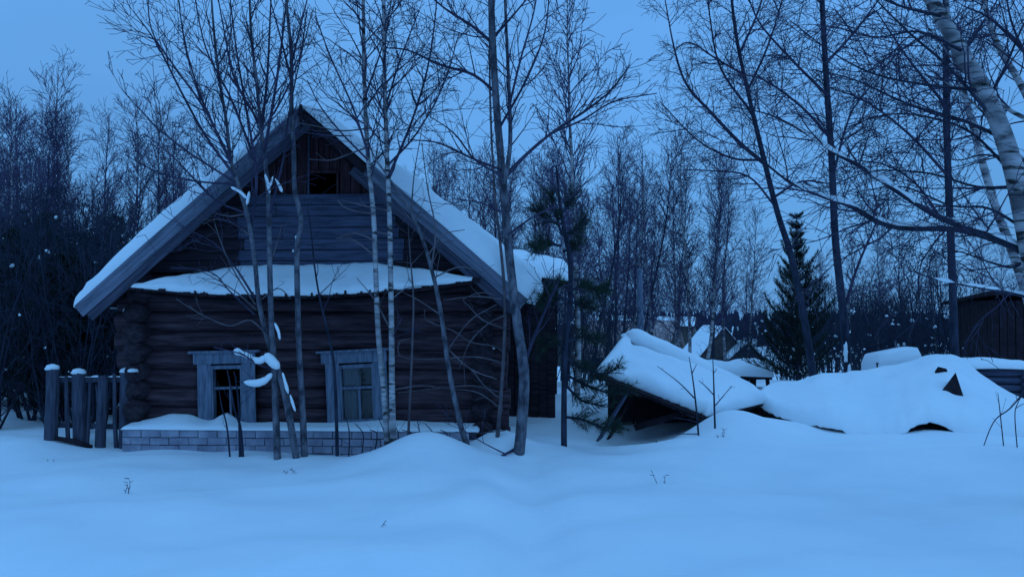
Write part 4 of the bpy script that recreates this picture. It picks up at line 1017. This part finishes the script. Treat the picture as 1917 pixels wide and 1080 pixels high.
# snow caught on the slope shrubs
m = MB()
for i in range(330):
    px = rf.uniform(1400, 1900); py = rf.choice([rf.uniform(580, 735), rf.uniform(640, 735)]); D = rf.uniform(21, 36); s_ = rf.choice([.022, .03, .03, .04, .055]) * rf.uniform(.7, 1.2) * (1.4 if py > 690 else 1)
    p = at(px, py, D)
    if p.z < gzs(p.x, D): continue
    m.blob(p, (s_ * rf.uniform(.8, 1.6), s_, s_ * rf.uniform(.6, 1.2)), Matrix.Rotation(rf.uniform(-.7, .7), 3, 'Y'), seed=i * .31, amp=.6, nu=7, nv=5)
tag(m.build('shrub_snow', M_SNOW, None, True), 'clots of snow caught in the slope shrubs behind the mound', 'snow', kind='stuff')
m = MB()
for i in range(70):
    px = rf.choice([rf.uniform(-20, 235), rf.uniform(1000, 1150)]); py = rf.uniform(560, 760) if px > 900 else rf.uniform(400, 760); D = rf.uniform(13.8, 17) if px < 500 else rf.uniform(19, 25); s_ = rf.choice([.008, .011, .014, .02]) * rf.uniform(.7, 1.3)
    p = at(px, py, D); m.blob(p, (s_ * rf.uniform(.8, 2.4), s_, s_ * rf.uniform(.7, 2)), Matrix.Rotation(rf.uniform(-.9, .9), 3, 'Y'), seed=i * .31, amp=.6, nu=6, nv=4)
tag(m.build('thicket_snow', M_SNOW, None, True), 'specks of snow caught in the thicket twigs', 'snow', kind='stuff')

# ------------------------------------------------------------------ the fallen roof right of the house
A = at(1166, 632, 15.2); Bq = at(1445, 752, 14.5); Cq = at(1315, 782, 13.35); Dq = at(1112, 700, 14.0)
FR = empty('fallen_roof', (at(1250, 780, 14.3).x, 14.3, 0)); fo = FR.location
tag(FR, 'collapsed outbuilding roof under thick snow with a dark hollow beneath its eave', 'ruin')
def fbase(u, v): return A.lerp(Bq, u).lerp(Dq.lerp(Cq, u), v)
fn = (Bq - A).cross(Dq - A).normalized()
if fn.z < 0: fn = -fn
m = MB(); lo = [p - fn * .05 for p in (A, Bq, Cq, Dq)]
m.add([A, Bq, Cq, Dq] + lo, [(0, 1, 2, 3), (7, 6, 5, 4), (0, 4, 5, 1), (1, 5, 6, 2), (2, 6, 7, 3), (3, 7, 4, 0)]); m.build('roof_slope', M_DARK, FR, off=fo)
def fv0(u):
    q = float(smooth(.015, .10, u)); return -.17 * (1 - q) + q * (.04 + .17 * max(0, 1 - u * 1.4) ** 1.3)
# ragged eave boards
n = 30
for i in range(n):
    u = (i + .5) / n; a = fbase(u, .86) - fn * .03; b = fbase(u, 1.0) + (Dq - A).normalized() * rng.uniform(-.03, .07) - fn * .03
    m = MB(); m.quadbar(a, b, (Cq - Dq).length / n * .85, .025, (Cq - Dq).normalized()); m.build('board', M_DARK, FR, off=fo)
snow_slab(lambda u, v: fbase(u, fv0(u) + (.94 - fv0(u) + .035 * noise.noise(Vector((u * 30, 1, 0)))) * v + .03 * noise.noise(Vector((u * 8, 0, 3))) * (1 - v)) + fn * .004, lambda u, v: (.15 + .05 * noise.noise(Vector((u * 5, v * 4, 2)))) * (1.0 + .3 * u), 48, 22, .05, .12, fn).build('snow_cover', M_SNOW, FR, True, off=fo)
# the far slope's snow curling over the ridge
A2 = at(1158, 622, 15.35); B2 = at(1448, 748, 14.7); bk = Vector((.25, 1.5, -.75))
def rbase(u, v):
    c = A2.lerp(B2, u) + Vector((0.03, -.30, -.09)); w_ = .05 * noise.noise(Vector((u * 6, 0, 7)))
    return c + bk * v + Vector((0, w_, 0))
m = MB(); bb = [A, Bq, Bq + bk, A + bk]; m.add([p - Vector((0, 0, .02)) for p in bb] + [p - Vector((0, 0, .08)) for p in bb], [(0, 3, 2, 1), (4, 5, 6, 7), (0, 1, 5, 4), (1, 2, 6, 5), (2, 3, 7, 6), (3, 0, 4, 7)]); m.build('roof_slope', M_DARK, FR, off=fo)
snow_slab(lambda u, v: rbase(u, v) + Vector((0, .25, .02)), lambda u, v: .20, 40, 14, .05, .2).build('snow_cover', M_SNOW, FR, True, off=fo)
rp = [A.lerp(Bq, .015 + .965 * k / 40) + fn * (.10 - .10 * (k / 40) ** 2) + Vector((0, -.03, .015 * noise.noise(Vector((k * .3, 0, 0))))) for k in range(41)]
m = MB(); m.tube(rp, [(.165 - .05 * k / 40) * min(1, math.sqrt(max(.03, 1 - (1 - min(1, k / 4)) ** 2))) * min(1, (41 - k) / 6) * (1 + .16 * noise.noise(Vector((k * .22, 3, 0)))) for k in range(41)], 16, jit=.02, rnd=rng); m.build('ridge_snow', M_SNOW, FR, True, off=fo)
# dark hollow: leaning side boards and back wall
m = MB(); a = at(1172, 738, 13.95); b = at(1122, 822, 13.3); m.quadbar(a, b, .16, .03, Vector((0, 1, 0))); m.build('leaning_board', M_GREY, FR, off=fo)
m = MB(); a = at(1182, 742, 14.15); b = at(1140, 820, 13.7); m.quadbar(a, b, .14, .03, Vector((0, 1, 0))); m.build('leaning_board', M_DARK, FR, off=fo)
for i in range(9):
    m = MB(); a = Vector((at(1150 + i * 26, 700, 14.75).x, 14.75, -.3)); t_ = fbase(.05 + i / 9 * .8, .45); m.quadbar(a, Vector((a.x, 14.72, max(.15, t_.z - .12))), .22, .03, Vector((1, 0, 0))); m.build('wall_board', M_DARK, FR, off=fo)
m = MB(); m.add([Vector((at(1135, 700, 14.85).x, 14.85, -.4)), Vector((at(1420, 700, 14.85).x, 14.85, -.4)), Bq + Vector((0, .12, -.1)), A + Vector((0, .1, -.12)), Vector((at(1135, 700, 14.9).x, 14.95, -.4)), Vector((at(1420, 700, 14.9).x, 14.95, -.4)), Bq + Vector((0, .2, -.1)), A + Vector((0, .2, -.12))], [(0, 1, 2, 3), (7, 6, 5, 4), (0, 4, 5, 1), (1, 5, 6, 2), (2, 6, 7, 3), (3, 7, 4, 0)]); m.build('back_wall', M_DARK, FR, off=fo)
m = MB(); m.quadbar(at(1190, 800, 14.0), at(1290, 770, 13.6), .10, .10); m.build('beam', M_DARK, FR, off=fo)

# second fallen roof: a broad slab to the right
FS = empty('fallen_roof', (at(1660, 800, 14.6).x, 14.6, 0)); fo2 = FS.location
tag(FS, 'broad snow-buried roof slab lying flat with black gaps along its lower edge', 'ruin')
fr_ = [(1415, 757, 14.5), (1455, 779, 14.1), (1500, 793, 13.8), (1540, 799, 13.55), (1575, 806, 13.45), (1600, 818, 13.4), (1645, 819, 13.4), (1680, 816, 13.35), (1705, 803, 13.4), (1735, 792, 13.5), (1765, 797, 13.45), (1795, 815, 13.35), (1840, 819, 13.3), (1930, 817, 13.4), (2060, 815, 13.7)]
bk_ = [(1432, 748, 15.0), (1470, 736, 15.2), (1510, 724, 15.5), (1545, 716, 15.8), (1575, 711, 15.9), (1600, 706, 16.0), (1640, 699, 16.2), (1675, 691, 16.3), (1705, 683, 16.4), (1735, 675, 16.5), (1765, 673, 16.5), (1800, 684, 16.3), (1850, 726, 16.0), (1930, 768, 15.6), (2060, 765, 15.8)]
Fp = catmull([at(*q) for q in fr_], 8); Bp = catmull([at(*q) for q in bk_], 8)
def crv(C, u):
    f = u * (len(C) - 1); i = min(int(f), len(C) - 2); return C[i].lerp(C[i + 1], f - i)
def sbase(u, v): return crv(Fp, u).lerp(crv(Bp, u), v) + Vector((0, 0, .10 * math.sin(math.pi * v) + .03 * noise.noise(Vector((u * 7, v * 3, 1))) + (.035 * noise.noise(Vector((u * 34, 2, 1))) + .02 * noise.noise(Vector((u * 80, 5, 1)))) * max(0, 1 - v * 5)))
m = MB()
k = 24; top = []
for i in range(k + 1):
    u = i / k
    for v in (.06, .5, .97): top.append(sbase(u, v) - Vector((0, 0, .03)))
w_ = 3; n = len(top); m.v = [tuple(p) for p in top] + [tuple(p - Vector((0, 0, .07))) for p in top]
for i in range(k):
    for j in range(2):
        a = i * 3 + j; m.f += [(a, a + 3, a + 4, a + 1), (n + a, n + a + 1, n + a + 4, n + a + 3)]
    a = i * 3; m.f.append((a, n + a, n + a + 3, a + 3)); a += 2; m.f.append((a, a + 3, n + a + 3, n + a))
m.f += [(0, 1, n + 1, n), (1, 2, n + 2, n + 1)]; a = k * 3; m.f += [(a, n + a, n + a + 1, a + 1), (a + 1, n + a + 1, n + a + 2, a + 2)]
m.build('roof_slope', M_DARK, FS, off=fo2)
def sth(u, v): return (.17 + .05 * noise.noise(Vector((u * 12, v * 3, 5)))) * (1 + .2 * math.sin(u * 9))
snow_slab(sbase, sth, 110, 26, .03, .10).build('snow_cover', M_SNOW, FS, True, off=fo2)
for i in range(26):
    u = .03 + .9 * i / 26; p = crv(Fp, u); q = p + Vector((rng.uniform(-.1, .1), .9, .18)); p = p + Vector((0, .10 + rng.uniform(-.04, .1), -.10))
    m = MB(); m.quadbar(p, q, .14, .03, Vector((1, 0, 0))); m.build('board', M_DARK, FS, off=fo2)
# dark wedges standing in for shaded holes in the snow
m = MB(); v0 = [at(1750, 748, 14.22), at(1806, 748, 14.22), at(1789, 697, 14.34)]
bkv = Vector((0, .22, -.16)); m.add(v0 + [p + bkv for p in v0], [(0, 1, 2), (5, 4, 3), (0, 3, 4, 1), (1, 4, 5, 2), (2, 5, 3, 0)]); m.build('dark_hole_wedge', M_DARK, FS, off=fo2)
m = MB(); v0 = [at(1746, 708, 14.95), at(1778, 706, 14.95), at(1772, 690, 15.0), at(1756, 686, 15.0)]
m.add(v0 + [p + bkv for p in v0], [(0, 1, 2, 3), (7, 6, 5, 4), (0, 4, 5, 1), (1, 5, 6, 2), (2, 6, 7, 3), (3, 7, 4, 0)]); m.build('dark_hole_wedge', M_DARK, FS, off=fo2)

# log crib with snow on top
LC = empty('log_crib', (at(1855, 740, 16.9).x, 16.9, 0)); lo_ = LC.location
tag(LC, 'low square crib of grey logs under a thick snow cap behind the buried roof slab', 'crib')
lcx = lo_.x; ztop = at(1855, 690, 16.9).z
for i in range(5):
    z = ztop - .06 - i * .14
    for yy in (-.35, .35):
        m = MB(); m.tube([(lcx - .58, 16.9 + yy, z), (lcx, 16.9 + yy, z + .008), (lcx + .50, 16.9 + yy, z)], .068, 8, jit=.05, rnd=rng); m.build('log', M_GREY, LC, True, off=lo_)
    for xx in (-.48, .42):
        m = MB(); m.tube([(lcx + xx, 16.4, z - .07), (lcx + xx, 17.4, z - .07)], .066, 8, jit=.05, rnd=rng); m.build('log', M_GREY, LC, True, off=lo_)
snow_slab(lambda u, v: Vector((lcx - 1.0 + 1.55 * u, 16.42 + v * 1.0, ztop + .0 + .03 * math.sin(u * 3))), lambda u, v: .17 * (1 + .3 * noise.noise(Vector((u * 4, v * 2, 3)))), 30, 12, .10, .22).build('snow_cover', M_SNOW, LC, True, off=lo_)
# snow-buried barrel-like block
SB = empty('snow_covered_crate', (at(1670, 720, 18.2).x, 18.2, 0)); sb = SB.location; tag(SB, 'upright crate wholly plastered with snow behind the buried roof slab', 'crate')
m = MB(); zt = at(1670, 668, 18.2).z; m.box((sb.x, 18.25, zt / 2 - .15), (.9, .8, zt + .1)); m.build('crate_body', M_DARK, SB, off=sb)
def cb(u, v):
    a = u * 2 * math.pi; e_ = lambda q: math.copysign(abs(q) ** .35, q)
    return None
m = MB(); b_ = 0; nn = 28; rows = 9
for j in range(rows + 1):
    t = j / rows; z = -.3 + (zt + .42) * min(1, t * 1.12) ; sc_ = 1.0 if t < .78 else math.sqrt(max(0.0, 1 - ((t - .78) / .22) ** 2)) * .9 + .1
    for i in range(nn):
        a = 2 * math.pi * i / nn; q = lambda c: math.copysign(abs(c) ** .4, c)
        x = q(math.cos(a)) * .50 * sc_; y = q(math.sin(a)) * .46 * sc_; w_ = 1 + .05 * noise.noise(Vector((x * 3, y * 3, z * 2)))
        zz = z + (.10 * (x / .5) if t > .6 else 0)
        m.v.append((sb.x + x * w_, 18.25 + y * w_, zz))
for j in range(rows):
    for i in range(nn): m.f.append((j * nn + i, j * nn + (i + 1) % nn, (j + 1) * nn + (i + 1) % nn, (j + 1) * nn + i))
m.f.append(tuple(rows * nn + i for i in range(nn))); m.build('snow_cover', M_SNOW, SB, True, off=sb)

# woodshed roof with thick snow
WS = empty('woodshed', (at(1388, 700, 22).x, 22, gzs(at(1388, 700, 22).x, 22))); wo_ = WS.location
tag(WS, 'low open woodshed with a thick rounded snow roof beyond the fallen roof', 'shed')
a = at(1326, 702, 21.6); b = at(1446, 706, 21.6)
m = MB(); m.add([a, b, b + Vector((0, 1.5, .05)), a + Vector((0, 1.5, .05))] + [p - Vector((0, 0, .06)) for p in (a, b, b + Vector((0, 1.5, .05)), a + Vector((0, 1.5, .05)))], [(0, 1, 2, 3), (7, 6, 5, 4), (0, 4, 5, 1), (1, 5, 6, 2), (2, 6, 7, 3), (3, 7, 4, 0)])
m.build('roof', M_DARK, WS, off=wo_)
def wth(u, v): return .27 * (1 + .45 * (u - .45) ** 2 * 3 + .25 * noise.noise(Vector((u * 4, v * 2, 8))))
snow_slab(lambda u, v: a.lerp(b, u) + Vector((-.03 + .06 * u, -.06 + 1.6 * v, .05 * v)), wth, 36, 12, .10, .25).build('snow_cover', M_SNOW, WS, True, off=wo_)
for t, dy in ((.06, .1), (.5, .1), (.94, .1), (.06, 1.4), (.94, 1.4)):
    p = a.lerp(b, t) + Vector((0, dy, -.05)); m = MB(); m.tube([p, (p.x + .03, p.y, gzs(p.x, p.y) - .1)], .05, 7); m.build('post', M_DARK, WS, off=wo_)
for i in range(8):
    p = a.lerp(b, .08 + i * .12) + Vector((0, 1.3, -.1)); m = MB(); m.quadbar(p, (p.x, p.y, gzs(p.x, p.y) - .1), .17, .03, Vector((1, 0, 0))); m.build('wall_board', M_DARK, WS, off=wo_)
m = MB(); p = at(1380, 715, 21.3); m.blob(p, (.10, .1, .17), seed=3); m.build('snow_clump', M_SNOW, WS, True, off=wo_)

# ------------------------------------------------------------------ village cottages on the slope
def cottage(name, label, px, D, w, ln, zap, zev, rz, wallm, roofm, snowt, group=None, openings=True):
    x = at(px, 600, D).x; g = gzs(x, D); T = empty(name, (x, D, g), R(rz)); tag(T, label, 'cottage', group)
    ha = zap - g; he = zev - g; m = MB(); hw = w / 2
    m.add([(-hw, 0, -.3), (hw, 0, -.3), (hw, 0, he), (0, 0, ha - .08), (-hw, 0, he), (-hw, ln, -.3), (hw, ln, -.3), (hw, ln, he), (0, ln, ha - .08), (-hw, ln, he)],
          [(0, 1, 2, 3, 4), (9, 8, 7, 6, 5), (0, 5, 6, 1), (1, 6, 7, 2), (0, 4, 9, 5)]); m.build('wall', wallm, T)
    for s in (-1, 1):
        o_ = hw * 1.18; ze = ha - (ha - he) * 1.18
        q = [Vector((0, -.25, ha)), Vector((s * o_, -.25, ze)), Vector((s * o_, ln + .25, ze)), Vector((0, ln + .25, ha))]; dn = Vector((0, 0, .06))
        m = MB(); m.add(q + [p - dn for p in q], [(0, 1, 2, 3), (7, 6, 5, 4), (0, 4, 5, 1), (1, 5, 6, 2), (2, 6, 7, 3), (3, 7, 4, 0)]); rf_ = m.build('roof', roofm, T)
        if snowt: snow_slab(lambda u, v: q[0].lerp(q[3], u).lerp(q[1].lerp(q[2], u), v * 1.03) + Vector((0, 0, .01)), lambda u, v: snowt, 8, 8, .1, .15).build('snow_cover', M_SNOW, rf_, True)
    if openings:
        m = MB(); m.box((0, -.02, he * .55), (w * .22, .05, .6)); wd = m.build('window', M_CASE, T); m = MB(); m.box((0, -.05, he * .55), (w * .16, .03, .48)); m.build('pane', M_DARK, wd)
    return T
cottage('cottage', 'dark gabled bathhouse with a steep snow-edged roof beyond the woodshed', 1354, 56, 3.1, 4.5, at(0, 611, 56).z, at(0, 666, 56).z, 3, M_COT, M_DARK, .14)
cottage('cottage', 'small low shed with a snowy roof leaning against the gabled bathhouse', 1398, 54, 1.9, 3.0, at(0, 642, 54).z, at(0, 668, 54).z, -6, M_COT, M_DARK, .16)
cottage('cottage', 'village house with a thinly snowed reddish roof turned sideways behind the bare birches', 1262, 66, 4.6, 6.5, at(0, 600, 66).z, at(0, 658, 66).z, 62, M_COT, M_PINK, 0)
cottage('cottage', 'far low house with a white roof seen between the young pine and the birch clump', 1150, 120, 7, 9, at(0, 589, 120).z, at(0, 604, 120).z, 80, M_COT, M_DARK, .3)
cottage('cottage', 'far house with a white roof beside the pale post-like trunk', 1218, 135, 7, 9, at(0, 592, 135).z, at(0, 606, 135).z, 70, M_COT, M_DARK, .3)
cottage('cottage', 'far white-roofed house behind the gabled bathhouse', 1300, 150, 7, 10, at(0, 594, 150).z, at(0, 607, 150).z, 75, M_COT, M_DARK, .3)
# dark board shed at the right edge
BS = empty('board_shed', (at(1960, 740, 19.5).x, 19.5, gzs(at(1960, 740, 19.5).x, 19.5)), R(-8)); tag(BS, 'dark upright-boarded shed half hidden behind the snow-lined birch limbs', 'shed')
zt = at(0, 562, 19.5).z - BS.location.z
for sidey in (0, 2.6):
    for i in range(13):
        m = MB(); m.box((-1.05 + i * .17, sidey + rng.uniform(-.01, .01), zt / 2 - .15), (.155, .03, zt + .3 + rng.uniform(-.03, .03)), jit=.004, rnd=rng); m.build('wall_board', M_DARK, BS)
for sidex in (-1.12, 1.08):
    for i in range(15):
        m = MB(); m.box((sidex, .09 + i * .17, zt / 2 - .15), (.03, .155, zt + .3), jit=.004, rnd=rng); m.build('wall_board', M_DARK, BS)
m = MB(); m.box((0, 1.3, zt + .06), (2.5, 3.0, .07), Matrix.Rotation(R(-4), 3, 'X')); rf_ = m.build('roof', M_DARK, BS)

# pale broken trunk standing like a post
m = MB(); p = at(1198, 640, 27); p.z = gzs(p.x, 27) - .2; t_ = at(1197, 503, 27)
m.tube([p, p.lerp(t_, .5) + Vector((.02, 0, 0)), t_], [.11, .10, .085], 10, jit=.06, rnd=rng)
tag(m.build('broken_trunk', M_CASE, None, True), 'pale barkless broken trunk standing like a post behind the fallen roof', 'tree trunk')

# ------------------------------------------------------------------ far wood on the opposite hill
rw = random.Random(9); m = MB()
for i in range(2600):
    D = rw.uniform(330, 680); x = rw.uniform(-.72, .72) * D; g = gzs(x, D); h = rw.uniform(6, 10.5); w_ = h * rw.uniform(.14, .24); b = len(m.v)
    for k in range(5):
        a = 2 * math.pi * k / 5 + i; m.v.append((x + w_ * math.cos(a), D + w_ * math.sin(a), g - .5))
    for k in range(5):
        a = 2 * math.pi * k / 5 + i + .6; m.v.append((x + w_ * .75 * math.cos(a), D + w_ * .75 * math.sin(a), g + h * rw.uniform(.45, .6)))
    m.v.append((x, D, g + h))
    for k in range(5): k2 = (k + 1) % 5; m.f += [(b + k, b + k2, b + 5 + k2, b + 5 + k), (b + 5 + k, b + 5 + k2, b + 10)]
tag(m.build('far_forest', M_FAR), 'dark blue forest covering the far side of the valley', 'forest', kind='stuff')

# ------------------------------------------------------------------ dry stalks sticking out of the snow
def stalk(label, px, py, D, shoots, seed):
    r = random.Random(seed); p = at(px, py, D); p.y = D; g = gzs(p.x, D); b = Vector((p.x, D, g)); w = Wood()
    for (dx, dz, l_) in shoots:
        d = Vector((dx, r.uniform(-.2, .2), dz)).normalized(); q = b + Vector((r.uniform(-.04, .04), 0, -.05)); pts = [q.copy()]
        for i in range(5):
            d = (d + rnd_perp(d, r) * .25).normalized(); q = q + d * l_ / 5; pts.append(q.copy())
        w.add(pts, [.0045 * (1 - .12 * i) for i in range(6)], 4)
        for _ in range(3):
            i = r.randint(2, 5); e_ = pts[i] + (rnd_perp(d, r) + d * .4).normalized() * r.uniform(.02, .06); w.add([pts[i], e_], [.004, .002], 3)
    o = w.build('dry_stalk', M_TWIG, None, b); o.location = b; tag(o, label, 'dry stalk')
def depth_for(py): return CZ * F / (py - 580 + 1e-3)
stalk('curved dry grass stalk alone in the open snow left of the plinth', 234, 916, depth_for(918), [(.25, 1, .25), (-.1, 1, .16), (.5, .5, .15)], 1)
stalk('dark tuft of dead weed on the snow below the grey kinked tree', 541, 884, depth_for(884), [(.1, 1, .12), (.5, .8, .1), (-.3, 1, .1)], 2)
stalk('branched dry weed lying on the snow beside the birch bases', 682, 870, depth_for(872), [(1, .35, .35), (.9, .1, .28), (.6, .6, .2)], 3)
stalk('pair of bent dry stalks in the open snow below the fallen roof', 1238, 902, depth_for(904), [(-.2, 1, .18), (.15, 1, .14)], 4)
stalk('fallen dry stem on the snow in front of the fence', 80, 862, depth_for(862), [(.9, .25, .18), (.6, .5, .1)], 5)
stalk('short dry stem leaning in the open snow left of the centre trough', 700, 985, depth_for(985), [(.4, 1, .1), (.8, .5, .07)], 8)
stalk('dark chip of bark lying on the open snow below the log crib', 1900, 905, depth_for(905), [(1, .2, .05)], 9)
stalk('tiny dry tuft on the drift below the drift saplings', 1352, 832, 12.2, [(.3, 1, .14), (-.4, 1, .1), (.1, 1, .16)], 6)
stalk('bare fallen twig sticking out of the snow under the fallen roof hollow', 1262, 832, 12.3, [(-1, .15, .35), (-.9, .3, .2)], 7)
print('objects', len(bpy.data.objects))
